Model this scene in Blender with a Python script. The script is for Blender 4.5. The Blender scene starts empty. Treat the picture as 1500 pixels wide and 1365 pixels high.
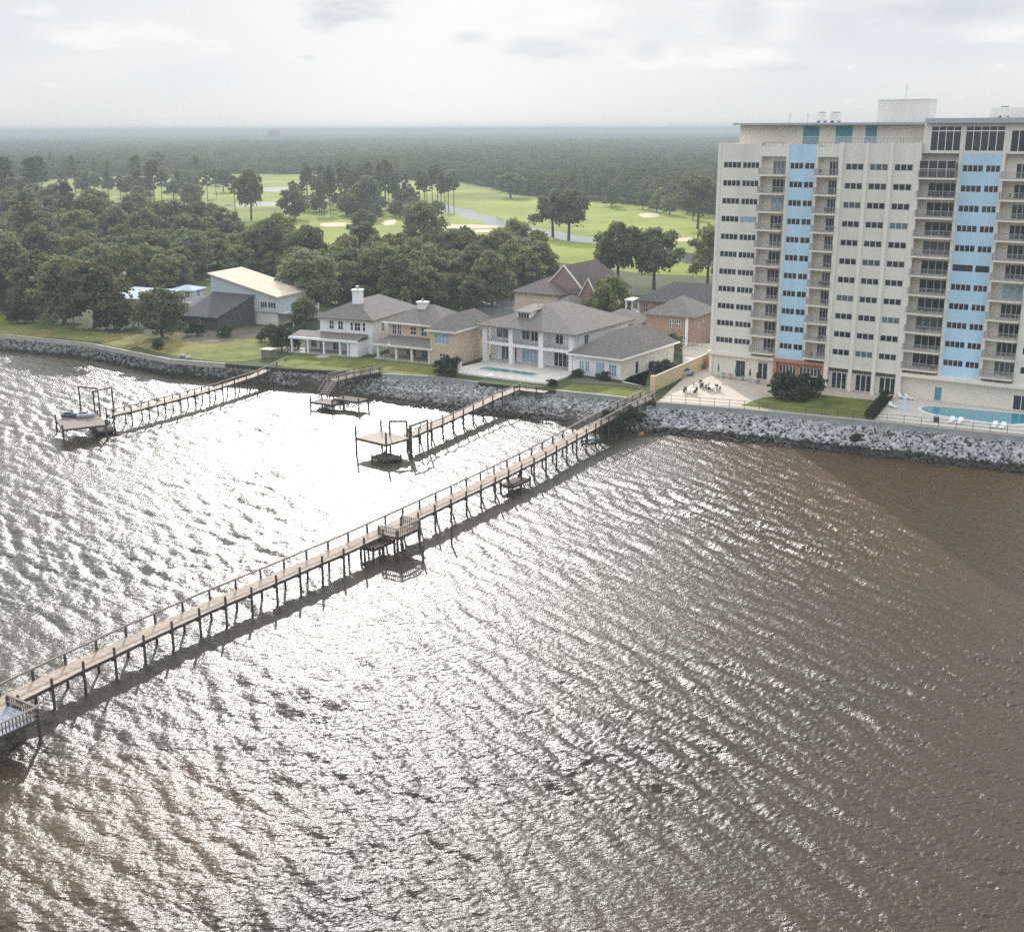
import bpy, bmesh, math, random
import numpy as np
from mathutils import Vector, Matrix
R = math.radians
SC = bpy.context.scene
COL = SC.collection

# ------------------------------------------------------------------ camera, world, sun, exposure
F = 1711.0; PITCH = R(16.07); ROLL = R(-0.2); CAMH = 45.0
cam = bpy.data.cameras.new('camera'); co = bpy.data.objects.new('camera', cam); COL.objects.link(co)
cam.sensor_width = 36.0; cam.lens = 36.0 * F / 1500.0
cam.clip_start = 1.0; cam.clip_end = 40000.0
co.matrix_world = Matrix.Translation((0, 0, CAMH)) @ Matrix.Rotation(math.pi/2 - PITCH, 4, 'X') @ Matrix.Rotation(ROLL, 4, 'Z')
SC.camera = co
SUN_AZ, SUN_EL = -9.0, 24.0          # degrees from +Y towards +X, and above the horizon
EXPOSURE = 1.14
SC.view_settings.view_transform = 'Standard'; SC.view_settings.look = 'None'
SC.view_settings.exposure = EXPOSURE; SC.view_settings.gamma = 1.0
cy = SC.cycles
cy.max_bounces = 8; cy.volume_bounces = 1; cy.transparent_max_bounces = 12
cy.sample_clamp_indirect = 4.0; cy.sample_clamp_direct = 0.0
cy.use_denoising = False

w = bpy.data.worlds.new('World'); SC.world = w; w.use_nodes = True
nt = w.node_tree; nt.nodes.clear()
def N(tree, kind, **kw):
    n = tree.nodes.new(kind)
    for k, v in kw.items():
        if k.startswith('i_'):
            n.inputs[int(k[2:]) if k[2:].isdigit() else k[2:]].default_value = v
        else: setattr(n, k, v)
    return n
def mathn(tree, op, a, b=None, c=None, clamp=False):
    n = tree.nodes.new('ShaderNodeMath'); n.operation = op; n.use_clamp = clamp
    for i, v in enumerate((a, b, c)):
        if v is None: continue
        if isinstance(v, (int, float)): n.inputs[i].default_value = v
        else: tree.links.new(v, n.inputs[i])
    return n.outputs[0]
SDIR = Vector((math.sin(R(SUN_AZ))*math.cos(R(SUN_EL)), math.cos(R(SUN_AZ))*math.cos(R(SUN_EL)), math.sin(R(SUN_EL))))
def build_world():
    L = nt.links.new
    sky = N(nt, 'ShaderNodeTexSky'); sky.sky_type = 'NISHITA'; sky.sun_disc = False
    sky.sun_elevation = R(SUN_EL); sky.sun_rotation = R(SUN_AZ)
    sky.air_density = 1.0; sky.dust_density = 1.2; sky.ozone_density = 1.5; sky.altitude = 45
    tc = N(nt, 'ShaderNodeTexCoord')
    sep = N(nt, 'ShaderNodeSeparateXYZ'); L(tc.outputs['Generated'], sep.inputs[0])
    az = mathn(nt, 'ARCTAN2', sep.outputs[0], sep.outputs[1])
    el = mathn(nt, 'ARCSINE', sep.outputs[2])
    # soft thin overcast veil, with a few puffs of cloud
    mp = N(nt, 'ShaderNodeMapping'); mp.inputs['Scale'].default_value = (1, 1, 3.2)
    L(tc.outputs['Generated'], mp.inputs[0])
    n1 = N(nt, 'ShaderNodeTexNoise'); n1.inputs['Scale'].default_value = 16; n1.inputs['Detail'].default_value = 6
    n1.inputs['Roughness'].default_value = 0.62; L(mp.outputs[0], n1.inputs[0])
    n2 = N(nt, 'ShaderNodeTexNoise'); n2.inputs['Scale'].default_value = 5.0; n2.inputs['Detail'].default_value = 5
    L(mp.outputs[0], n2.inputs[0])
    def blob(px, py, hw, hh, na=5.0):
        a0 = math.atan2(px-750, F); e0 = math.atan2(189-py, F)
        a = mathn(nt, 'DIVIDE', mathn(nt, 'SUBTRACT', az, a0), hw/F)
        e = mathn(nt, 'DIVIDE', mathn(nt, 'SUBTRACT', el, e0), hh/F)
        r2 = mathn(nt, 'ADD', mathn(nt, 'MULTIPLY', a, a), mathn(nt, 'MULTIPLY', e, e))
        v = mathn(nt, 'SUBTRACT', 1.0, r2)
        v = mathn(nt, 'MAXIMUM', v, -0.6)
        v = mathn(nt, 'ADD', v, mathn(nt, 'MULTIPLY', mathn(nt, 'SUBTRACT', n1.outputs[0], 0.5), na))
        return mathn(nt, 'SMOOTHSTEP', v, 0.15, 1.1) if False else smooth(v, 0.0, 1.5)
    def smooth(v, lo, hi):
        m = N(nt, 'ShaderNodeMapRange'); m.interpolation_type = 'SMOOTHSTEP'
        m.inputs['From Min'].default_value = lo; m.inputs['From Max'].default_value = hi
        L(v, m.inputs['Value']); return m.outputs[0]
    def mx(a, b, f):
        m = N(nt, 'ShaderNodeMix'); m.data_type = 'RGBA'
        for s, v in ((m.inputs['Factor'], f), (m.inputs[6], a), (m.inputs[7], b)):
            if isinstance(v, (tuple, float, int)): s.default_value = v
            else: L(v, s)
        return m.outputs[2]
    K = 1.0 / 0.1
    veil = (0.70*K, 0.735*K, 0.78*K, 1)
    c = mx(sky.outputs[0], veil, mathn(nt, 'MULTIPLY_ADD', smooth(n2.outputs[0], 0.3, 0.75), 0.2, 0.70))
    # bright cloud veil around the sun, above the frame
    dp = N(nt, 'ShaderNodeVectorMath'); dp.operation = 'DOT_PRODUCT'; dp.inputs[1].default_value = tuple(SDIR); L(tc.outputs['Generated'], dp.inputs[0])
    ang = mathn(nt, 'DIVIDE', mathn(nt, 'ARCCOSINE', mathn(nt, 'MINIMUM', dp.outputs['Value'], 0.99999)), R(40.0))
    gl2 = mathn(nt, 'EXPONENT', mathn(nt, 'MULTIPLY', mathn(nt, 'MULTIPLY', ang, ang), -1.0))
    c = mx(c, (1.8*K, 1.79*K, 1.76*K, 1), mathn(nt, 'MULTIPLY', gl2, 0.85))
    # pale hazy belt above the horizon, brightest below the sun
    low = mx((0.351*K, 0.369*K, 0.395*K, 1), (0.397*K, 0.401*K, 0.401*K, 1), smooth(n2.outputs[0], 0.35, 0.65))
    low = mx((0.373*K, 0.376*K, 0.367*K, 1), low, smooth(el, 0.0, 0.05))
    glow = mathn(nt, 'DIVIDE', mathn(nt, 'SUBTRACT', az, R(SUN_AZ+5)), R(11.0))
    glow = mathn(nt, 'EXPONENT', mathn(nt, 'MULTIPLY', mathn(nt, 'MULTIPLY', glow, glow), -1.0))
    low = mx(low, (0.449*K, 0.449*K, 0.441*K, 1), mathn(nt, 'MULTIPLY', glow, 0.9))
    white = (0.458*K, 0.455*K, 0.449*K, 1)
    for b in ((200, 68, 140, 20), (330, 82, 80, 14), (100, 40, 60, 10), (700, 40, 200, 40), (1000, 95, 150, 20), (1130, 40, 130, 50), (1430, 70, 120, 20), (860, 30, 90, 30)):
        low = mx(low, white, mathn(nt, 'MULTIPLY', blob(*b), 0.8))
    grey = (0.298*K, 0.320*K, 0.351*K, 1)
    for b, s in (((540, 26, 115, 42), 0.95), ((1075, 48, 55, 30), 0.7), ((1190, 52, 70, 36), 0.6), ((1345, 42, 130, 36), 0.8),
                 ((800, 84, 95, 20), 0.5), ((940, 86, 35, 16), 0.5), ((695, 68, 32, 12), 0.5), ((1240, 16, 220, 16), 0.55), ((1450, 20, 80, 18), 0.5), ((870, 66, 30, 10), 0.35), ((1130, 110, 50, 9), 0.3)):
        low = mx(low, grey, mathn(nt, 'MULTIPLY', blob(*b, 3.6), s))
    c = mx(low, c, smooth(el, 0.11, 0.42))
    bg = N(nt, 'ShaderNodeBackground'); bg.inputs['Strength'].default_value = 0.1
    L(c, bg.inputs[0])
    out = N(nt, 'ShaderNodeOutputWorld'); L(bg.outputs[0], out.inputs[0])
build_world()
sun = bpy.data.lights.new('sun', 'SUN'); sun.energy = 2.2; sun.angle = R(0.53); sun.color = (1.0, 0.975, 0.94)
so = bpy.data.objects.new('sun', sun); COL.objects.link(so)
SDIR = Vector((math.sin(R(SUN_AZ))*math.cos(R(SUN_EL)), math.cos(R(SUN_AZ))*math.cos(R(SUN_EL)), math.sin(R(SUN_EL))))
so.rotation_euler = SDIR.to_track_quat('Z', 'Y').to_euler(); so.location = (0, 300, 200)

# ------------------------------------------------------------------ helpers
def at(x, y, z=0.0):
    """point of the photograph (1500 x 1365) -> point of the world on the level z"""
    a = x-750.0; b = -(y-682.5)
    a, b = a*math.cos(ROLL)-b*math.sin(ROLL), a*math.sin(ROLL)+b*math.cos(ROLL)
    d = Vector((a, F*math.cos(PITCH)+b*math.sin(PITCH), -F*math.sin(PITCH)+b*math.cos(PITCH)))
    return Vector((0, 0, CAMH)) + d*((z-CAMH)/d.z)

MATS = {}
def mat(name, col, rough=0.8, var=0.15, scale=0.6, spec=0.3, bump=0.0, bscale=None, rnd=0.0, metal=0.0, detail=5.0, stretch=None):
    if name in MATS: return MATS[name]
    m = bpy.data.materials.new(name); m.use_nodes = True; t = m.node_tree; L = t.links.new
    p = t.nodes['Principled BSDF']; p.inputs['Roughness'].default_value = rough
    p.inputs['Specular IOR Level'].default_value = spec; p.inputs['Metallic'].default_value = metal
    g = N(t, 'ShaderNodeNewGeometry')
    n = N(t, 'ShaderNodeTexNoise'); n.inputs['Scale'].default_value = scale; n.inputs['Detail'].default_value = detail
    n.inputs['Roughness'].default_value = 0.65; vec = g.outputs['Position']
    if stretch:
        mp_ = N(t, 'ShaderNodeMapping'); mp_.inputs['Scale'].default_value = stretch; L(vec, mp_.inputs[0]); vec = mp_.outputs[0]
    L(vec, n.inputs[0])
    mr = N(t, 'ShaderNodeMapRange'); mr.inputs['From Min'].default_value = 0.25; mr.inputs['From Max'].default_value = 0.75
    mr.inputs['To Min'].default_value = 1-var; mr.inputs['To Max'].default_value = 1+var
    L(n.outputs[0], mr.inputs['Value'])
    v = mr.outputs[0]
    if rnd:
        oi = N(t, 'ShaderNodeObjectInfo')
        v = mathn(t, 'MULTIPLY', v, mathn(t, 'MULTIPLY_ADD', oi.outputs['Random'], 2*rnd, 1-rnd))
    vm = N(t, 'ShaderNodeVectorMath'); vm.operation = 'SCALE'; vm.inputs[0].default_value = col[:3]
    L(v, vm.inputs['Scale']); L(vm.outputs[0], p.inputs['Base Color'])
    if bump:
        b = N(t, 'ShaderNodeBump'); b.inputs['Strength'].default_value = bump; b.inputs['Distance'].default_value = 0.1
        n3 = N(t, 'ShaderNodeTexNoise'); n3.inputs['Scale'].default_value = bscale or scale*4; L(g.outputs['Position'], n3.inputs[0])
        L(n3.outputs[0], b.inputs['Height']); L(b.outputs[0], p.inputs['Normal'])
    MATS[name] = m; return m

def leaf_mat(name, c1, c2, tr=0.35, rnd=0.25, gloss=0.04, nsc=0.35):
    m = bpy.data.materials.new(name); m.use_nodes = True; t = m.node_tree; t.nodes.clear(); L = t.links.new
    g = N(t, 'ShaderNodeNewGeometry'); oi = N(t, 'ShaderNodeObjectInfo')
    n = N(t, 'ShaderNodeTexNoise'); n.inputs['Scale'].default_value = nsc; n.inputs['Detail'].default_value = 4
    L(g.outputs['Position'], n.inputs[0])
    mr = N(t, 'ShaderNodeMapRange'); mr.inputs['From Min'].default_value = 0.35; mr.inputs['From Max'].default_value = 0.68
    L(n.outputs[0], mr.inputs['Value'])
    mx = N(t, 'ShaderNodeMix'); mx.data_type = 'RGBA'; mx.inputs[6].default_value = (*c1, 1); mx.inputs[7].default_value = (*c2, 1)
    L(mr.outputs[0], mx.inputs['Factor'])
    tn = N(t, 'ShaderNodeMix'); tn.data_type = 'RGBA'; tn.inputs[6].default_value = (1.18, 1.02, 0.72, 1); tn.inputs[7].default_value = (0.93, 1.0, 0.98, 1)
    L(mathn(t, 'FRACT', mathn(t, 'MULTIPLY', oi.outputs['Random'], 7.31)), tn.inputs['Factor'])
    tm = N(t, 'ShaderNodeMix'); tm.data_type = 'RGBA'; tm.blend_type = 'MULTIPLY'; tm.inputs['Factor'].default_value = 1.0; L(mx.outputs[2], tm.inputs[6]); L(tn.outputs[2], tm.inputs[7])
    vm = N(t, 'ShaderNodeVectorMath'); vm.operation = 'SCALE'; L(tm.outputs[2], vm.inputs[0])
    L(mathn(t, 'MULTIPLY_ADD', oi.outputs['Random'], 2*rnd, 1-rnd), vm.inputs['Scale'])
    d = N(t, 'ShaderNodeBsdfDiffuse'); L(vm.outputs[0], d.inputs[0])
    tl = N(t, 'ShaderNodeBsdfTranslucent'); L(vm.outputs[0], tl.inputs[0])
    gl = N(t, 'ShaderNodeBsdfGlossy'); gl.inputs['Roughness'].default_value = 0.5; gl.inputs[0].default_value = (0.5, 0.5, 0.5, 1)
    m1 = N(t, 'ShaderNodeMixShader'); m1.inputs[0].default_value = tr; L(d.outputs[0], m1.inputs[1]); L(tl.outputs[0], m1.inputs[2])
    m2 = N(t, 'ShaderNodeMixShader'); m2.inputs[0].default_value = gloss; L(m1.outputs[0], m2.inputs[1]); L(gl.outputs[0], m2.inputs[2])
    o = N(t, 'ShaderNodeOutputMaterial'); L(m2.outputs[0], o.inputs[0])
    MATS[name] = m; return m

class MB:
    """collects faces for ONE mesh"""
    def __init__(s): s.v = []; s.f = []
    def quad(s, *p):
        i = len(s.v); s.v += [tuple(q) for q in p]; s.f.append(tuple(range(i, i+len(p)))); return s
    def box(s, x0, y0, z0, x1, y1, z1, T=None):
        i = len(s.v)
        c = [(x0,y0,z0),(x1,y0,z0),(x1,y1,z0),(x0,y1,z0),(x0,y0,z1),(x1,y0,z1),(x1,y1,z1),(x0,y1,z1)]
        s.v += [T(*q) if T else q for q in c]
        s.f += [tuple(i+k for k in q) for q in ((0,3,2,1),(4,5,6,7),(0,1,5,4),(1,2,6,5),(2,3,7,6),(3,0,4,7))]; return s
    def bar(s, a, b, r, n=6, r2=None):
        a = Vector(a); b = Vector(b); d = (b-a).normalized()
        u = d.orthogonal().normalized(); w_ = d.cross(u); i = len(s.v); r2 = r if r2 is None else r2
        for p, rr in ((a, r), (b, r2)):
            for k in range(n):
                t = 2*math.pi*(k+.5)/n; s.v.append(tuple(p+u*(rr*math.cos(t))+w_*(rr*math.sin(t))))
        for k in range(n): s.f.append((i+k, i+(k+1)%n, i+n+(k+1)%n, i+n+k))
        s.f.append(tuple(i+k for k in range(n))[::-1]); s.f.append(tuple(i+n+k for k in range(n))); return s
    def plank(s, a, b, wd, th):
        """rectangular beam from a to b, width wd (level), thickness th, top face on the line"""
        a = Vector(a); b = Vector(b); d = (b-a); sd = Vector((d.y, -d.x, 0)).normalized()*(wd/2); dn = Vector((0, 0, -th))
        i = len(s.v); s.v += [tuple(q) for q in (a-sd, a+sd, b+sd, b-sd, a-sd+dn, a+sd+dn, b+sd+dn, b-sd+dn)]
        s.f += [tuple(i+k for k in q) for q in ((0,1,2,3),(7,6,5,4),(0,4,5,1),(1,5,6,2),(2,6,7,3),(3,7,4,0))]; return s
    def prism(s, pts, z0, z1):
        n = len(pts); i = len(s.v)
        s.v += [(p[0], p[1], z0) for p in pts] + [(p[0], p[1], z1) for p in pts]
        for k in range(n): s.f.append((i+k, i+(k+1)%n, i+n+(k+1)%n, i+n+k))
        s.f.append(tuple(i+n+k for k in range(n))); s.f.append(tuple(i+k for k in range(n))[::-1]); return s
    def panel(s, T, u0, u1, z0, z1, ops=(), dep=0.16):
        """wall sheet with real openings; T(u, depth, z)"""
        us = sorted({u0, u1, *[o[0] for o in ops], *[o[1] for o in ops]}); zs = sorted({z0, z1, *[o[2] for o in ops], *[o[3] for o in ops]})
        us = [u for u in us if u0 <= u <= u1]; zs = [z for z in zs if z0 <= z <= z1]
        ix = {}
        def vi(u, w_, z):
            k = (u, w_, z)
            if k not in ix: ix[k] = len(s.v); s.v.append(T(u, w_, z))
            return ix[k]
        ops = [o[:4] for o in ops if u0 <= o[0] and o[1] <= u1 and z0 <= o[2] and o[3] <= z1]
        for a, b in zip(us, us[1:]):
            for c, d in zip(zs, zs[1:]):
                mu, mz = (a+b)/2, (c+d)/2
                if any(o[0] < mu < o[1] and o[2] < mz < o[3] for o in ops): continue
                s.f.append((vi(a,0,c), vi(b,0,c), vi(b,0,d), vi(a,0,d)))
        for a, b, c, d in ops:
            s.f.append((vi(a,0,c), vi(b,0,c), vi(b,dep,c), vi(a,dep,c))); s.f.append((vi(a,0,d), vi(a,dep,d), vi(b,dep,d), vi(b,0,d)))
            s.f.append((vi(a,0,c), vi(a,dep,c), vi(a,dep,d), vi(a,0,d))); s.f.append((vi(b,0,c), vi(b,0,d), vi(b,dep,d), vi(b,dep,c)))
        return s
    def hip(s, x0, x1, y0, y1, z, h, inset=None, th=0.22):
        lx, ly = x1-x0, y1-y0; q = min(lx, ly)/2 if inset is None else inset
        if lx >= ly: r = ((x0+q, (y0+y1)/2, z+h), (x1-q, (y0+y1)/2, z+h))
        else: r = (((x0+x1)/2, y0+q, z+h), ((x0+x1)/2, y1-q, z+h))
        a, b, c, d = (x0,y0,z),(x1,y0,z),(x1,y1,z),(x0,y1,z)
        if lx >= ly: s.quad(a,b,r[1],r[0]); s.quad(c,d,r[0],r[1]); s.quad(d,a,r[0]); s.quad(b,c,r[1])
        else: s.quad(a,b,r[0]); s.quad(c,d,r[1]); s.quad(b,c,r[1],r[0]); s.quad(d,a,r[0],r[1])
        s.box(x0, y0, z-th, x1, y1, z-0.004); return s
    def gable(s, x0, x1, y0, y1, z, h, axis='x', th=0.2):
        if axis == 'x':
            m = (y0+y1)/2; r0, r1 = (x0, m, z+h), (x1, m, z+h)
            s.quad((x0,y0,z),(x1,y0,z),r1,r0); s.quad((x1,y1,z),(x0,y1,z),r0,r1)
        else:
            m = (x0+x1)/2; r0, r1 = (m, y0, z+h), (m, y1, z+h)
            s.quad((x0,y1,z),(x0,y0,z),r0,r1); s.quad((x1,y0,z),(x1,y1,z),r1,r0)
        return s
    def mesh(s, name, smooth=False):
        me = bpy.data.meshes.new(name); me.from_pydata(s.v, [], s.f); me.update()
        if smooth: me.polygons.foreach_set('use_smooth', [True]*len(me.polygons))
        return me
    def build(s, name, m, parent=None, loc=(0,0,0), rotz=0.0, smooth=False, bevel=0.0):
        me = s.mesh(name, smooth)
        if bevel:
            bm = bmesh.new(); bm.from_mesh(me); bmesh.ops.remove_doubles(bm, verts=bm.verts, dist=1e-4)
            bmesh.ops.bevel(bm, geom=bm.edges[:], offset=bevel, segments=1, affect='EDGES'); bm.to_mesh(me); bm.free()
        if m: me.materials.append(m)
        return link(name, me, parent, loc, rotz)
def link(name, me, parent=None, loc=(0,0,0), rotz=0.0):
    o = bpy.data.objects.new(name, me); COL.objects.link(o); o.location = loc; o.rotation_euler = (0, 0, rotz)
    if parent: o.parent = parent
    return o
def tag(o, label=None, cat=None, group=None, kind=None):
    if label: o['label'] = label
    if cat: o['category'] = cat
    if group: o['group'] = group
    if kind: o['kind'] = kind
    return o
def thing(name, loc, rotz, label, cat, group=None):
    return tag(link(name, None, None, loc, rotz), label, cat, group)
KIDS = {}
def copy_tree(o, parent=None):
    c = o.copy(); COL.objects.link(c)
    if parent: c.parent = parent
    for ch in KIDS.get(o.name) or list(o.children): copy_tree(ch, c)
    return c
def dup(root, loc, rotz=0.0, scale=None, label=None, cat=None, group=None):
    c = copy_tree(root); c.location = loc; c.rotation_euler = (0, 0, rotz)
    if scale: c.scale = scale if isinstance(scale, (tuple, list)) else (scale,)*3
    return tag(c, label, cat, group)
def npmesh(name, V, Q, m, smooth=False):
    """V (n,3), Q (m,4) numpy -> mesh"""
    me = bpy.data.meshes.new(name); me.vertices.add(len(V)); me.vertices.foreach_set('co', np.ascontiguousarray(V, np.float32).ravel())
    k = Q.shape[1]
    me.loops.add(Q.size); me.loops.foreach_set('vertex_index', np.ascontiguousarray(Q, np.int32).ravel())
    me.polygons.add(len(Q)); me.polygons.foreach_set('loop_start', np.arange(0, Q.size, k, dtype=np.int32))
    if smooth: me.polygons.foreach_set('use_smooth', np.ones(len(Q), bool))
    me.update(calc_edges=True); me.validate()
    if m: me.materials.append(m)
    return me
def lerp(a, b, t): return a+(b-a)*t

# ------------------------------------------------------------------ materials
M_water = None
M_ground = mat('ground_earth', (0.055, 0.068, 0.024), 0.95, 0.45, 0.08, 0.1, 0.4, 1.0)
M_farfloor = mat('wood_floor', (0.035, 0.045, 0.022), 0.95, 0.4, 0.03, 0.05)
M_fair = mat('fairway_grass', (0.200, 0.228, 0.040), 0.95, 0.5, 0.011, 0.05, detail=8)
M_lawn = mat('lawn_grass', (0.130, 0.148, 0.038), 0.95, 0.5, 0.25, 0.05, 0.5, 3.0)
M_dryl = mat('dry_lawn', (0.17, 0.15, 0.05), 0.95, 0.4, 0.18, 0.05, 0.5, 2.0)
M_dirt = mat('bare_dirt', (0.13, 0.115, 0.085), 0.95, 0.4, 0.2, 0.05, 0.6, 1.5)
M_sand = mat('pale_sand', (0.50, 0.42, 0.30), 0.95, 0.2, 0.08, 0.05)
M_conc = mat('pale_concrete', (0.42, 0.39, 0.34), 0.85, 0.14, 0.35, 0.2)
M_patio = mat('patio_paving', (0.47, 0.405, 0.33), 0.85, 0.14, 0.5, 0.2)
M_pooldeck = mat('pool_deck_paving', (0.58, 0.54, 0.48), 0.8, 0.1, 0.5, 0.2)
M_asph = mat('asphalt', (0.10, 0.10, 0.10), 0.85, 0.2, 0.3, 0.2)
M_cream = mat('cream_stucco', (0.76, 0.72, 0.64), 0.85, 0.06, 0.25, 0.2)
M_cream2 = mat('warm_cream_stucco', (0.76, 0.70, 0.59), 0.85, 0.06, 0.25, 0.2)
M_grst = mat('grey_stucco', (0.70, 0.67, 0.60), 0.85, 0.13, 0.22, 0.2, stretch=(1, 1, .22))
M_blue = mat('sky_blue_paint', (0.45, 0.65, 0.78), 0.7, 0.14, 0.28, 0.3, stretch=(1, 1, .25))
M_teal = mat('teal_paint', (0.10, 0.30, 0.36), 0.6, 0.1, 0.5, 0.3)
M_slab = mat('roof_fascia', (0.40, 0.43, 0.48), 0.6, 0.06, 0.3, 0.3)
M_white = mat('white_paint', (0.80, 0.80, 0.80), 0.6, 0.05, 0.8, 0.3)
M_offw = mat('off_white_paint', (0.72, 0.69, 0.62), 0.7, 0.06, 0.8, 0.3)
M_beige = mat('beige_siding', (0.58, 0.46, 0.33), 0.85, 0.08, 0.6, 0.2)
M_brick = mat('brown_brick', (0.34, 0.235, 0.175), 0.9, 0.25, 2.5, 0.2)
M_redbr = mat('red_brick', (0.34, 0.14, 0.095), 0.9, 0.2, 2.5, 0.2)
M_orange = mat('orange_red', (0.46, 0.20, 0.13), 0.85, 0.12, 1.0, 0.2)  # orange red, used only on the tower's entrance front
M_shing = mat('grey_shingles', (0.175, 0.157, 0.145), 0.9, 0.3, 1.5, 0.15, 0.5, 6)
M_shingb = mat('brown_shingles', (0.13, 0.105, 0.095), 0.9, 0.25, 1.5, 0.15, 0.5, 6)
M_shingd = mat('dark_shingles', (0.085, 0.082, 0.086), 0.9, 0.25, 1.5, 0.15, 0.5, 6)
M_metal = mat('pale_metal_roof', (0.27, 0.35, 0.42), 0.8, 0.1, 0.6, 0.15)
M_membr = mat('white_roof_sheet', (0.58, 0.48, 0.36), 0.9, 0.15, 0.4, 0.1)
M_tealw = mat('blue_grey_siding', (0.46, 0.52, 0.52), 0.8, 0.06, 0.5, 0.2)
M_dark = mat('charcoal_metal', (0.035, 0.037, 0.04), 0.5, 0.1, 1.0, 0.4)
M_rail = mat('grey_railing', (0.30, 0.30, 0.31), 0.5, 0.1, 1.0, 0.4)
M_glass = mat('dark_glass', (0.022, 0.026, 0.032), 0.06, 0.1, 0.5, 0.6, rnd=0.55)
M_glassb = mat('curtained_glass', (0.10, 0.13, 0.15), 0.08, 0.25, 0.9, 0.6, rnd=0.5)
M_glassc = mat('pale_curtained_glass', (0.28, 0.42, 0.50), 0.12, 0.2, 1.2, 0.5, rnd=0.2)
M_frame = mat('window_frame', (0.50, 0.51, 0.50), 0.6, 0.04, 1.0, 0.3)
M_wood = mat('weathered_deck_wood', (0.36, 0.295, 0.235), 0.85, 0.3, 1.6, 0.2, 0.3, 6)
M_woodd = mat('dark_pile_wood', (0.085, 0.068, 0.055), 0.85, 0.35, 1.5, 0.25)
M_woodg = mat('grey_wood', (0.20, 0.165, 0.14), 0.85, 0.25, 1.5, 0.2)
M_rockp = mat('pale_limestone', (0.35, 0.355, 0.36), 0.9, 0.6, 0.9, 0.15, detail=3)
M_rockd = mat('wet_dark_rock', (0.050, 0.046, 0.038), 0.8, 0.5, 0.7, 0.2, detail=3)
M_rockm = mat('weathered_rock', (0.215, 0.21, 0.205), 0.9, 0.5, 0.5, 0.15, detail=3)
M_wallc = mat('seawall_concrete', (0.30, 0.31, 0.30), 0.85, 0.25, 0.5, 0.2)
M_tan = mat('tan_stucco', (0.62, 0.50, 0.30), 0.85, 0.08, 0.4, 0.2)
M_pool = mat('pool_water', (0.05, 0.29, 0.38), 0.05, 0.06, 0.3, 0.5, 0.15, 2.0)
M_poold = mat('still_pool_water', (0.05, 0.22, 0.25), 0.05, 0.06, 0.3, 0.5, 0.1, 2.0)
M_pond = mat('pond_water', (0.10, 0.11, 0.10), 0.12, 0.1, 0.05, 0.5, 0.15, 1.0)
M_bark = mat('bark', (0.085, 0.070, 0.058), 0.95, 0.25, 1.0, 0.1)
M_paleb = mat('pale_bark', (0.16, 0.125, 0.10), 0.95, 0.25, 1.0, 0.1)
M_oak = leaf_mat('oak_leaves', (0.105, 0.125, 0.062), (0.205, 0.220, 0.108), 0.5, 0.30)
M_oakl = leaf_mat('light_leaves', (0.120, 0.145, 0.042), (0.215, 0.240, 0.075), 0.4, 0.25)
M_pine = leaf_mat('pine_needles', (0.090, 0.104, 0.058), (0.170, 0.180, 0.100), 0.3, 0.25)
M_farl = leaf_mat('far_leaves', (0.060, 0.080, 0.050), (0.130, 0.150, 0.080), 0.4, 0.05, 0.0, 0.04)
M_hedge = leaf_mat('hedge_leaves', (0.018, 0.034, 0.012), (0.045, 0.070, 0.024), 0.3, 0.1)

# ------------------------------------------------------------------ shoreline
TOP = [at(*p, 3.0) for p in ((-140,478),(0,490),(130,503),(250,527),(330,533),(420,540),(560,548),(640,552),(700,560),(815,572),(930,584))]
TOP += [at(*p, 3.2) for p in ((962,590),(1090,600),(1250,615),(1400,630),(1500,640),(1640,654),(1800,670))]
BOT = [at(*p, 0.0) for p in ((-140,502),(0,514),(115,524),(250,549),(330,557),(420,569),(560,588),(640,599),(705,608),(805,617),(900,642),(972,637),(1085,648),(1237,664),(1382,682),(1482,693),(1605,706),(1760,724))]
# land: one big sheet from the sea wall to the horizon
fr = [Vector((-4000, 1500, 3)), Vector((-600, 520, 3))] + [Vector((p.x, p.y, 3.0)) for p in TOP] + [Vector((300, 70, 3)), Vector((4000, -1200, 3))]
g = MB(); g.quad(*([tuple(p) for p in fr] + [(9000, 13000, 3), (-9000, 13000, 3)]))
tag(g.build('ground', M_ground), kind='structure')
# bank below the wall, down under the water
b = MB()
tb = [p.copy() for p in TOP]; bb = [p.copy() for p in BOT]
tb = [Vector((-600, 520, 3))] + tb + [Vector((300, 70, 3))]; bb = [Vector((-604, 508, 0))] + bb + [Vector((296, 62, 0))]
for i in range(len(tb)-1):
    f0, f1 = lerp(tb[i], bb[i], 1.5), lerp(tb[i+1], bb[i+1], 1.5)
    d0, d1 = tb[i].copy(), tb[i+1].copy(); d0.z -= 0.75; d1.z -= 0.75
    b.quad(d0, f0, f1, d1); b.quad(tb[i], d0, d1, tb[i+1])
tag(b.build('bank', mat('bank_mud', (0.055, 0.048, 0.038), 1.0, 0.4, 0.5, 0.0)), kind='structure')

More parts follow.
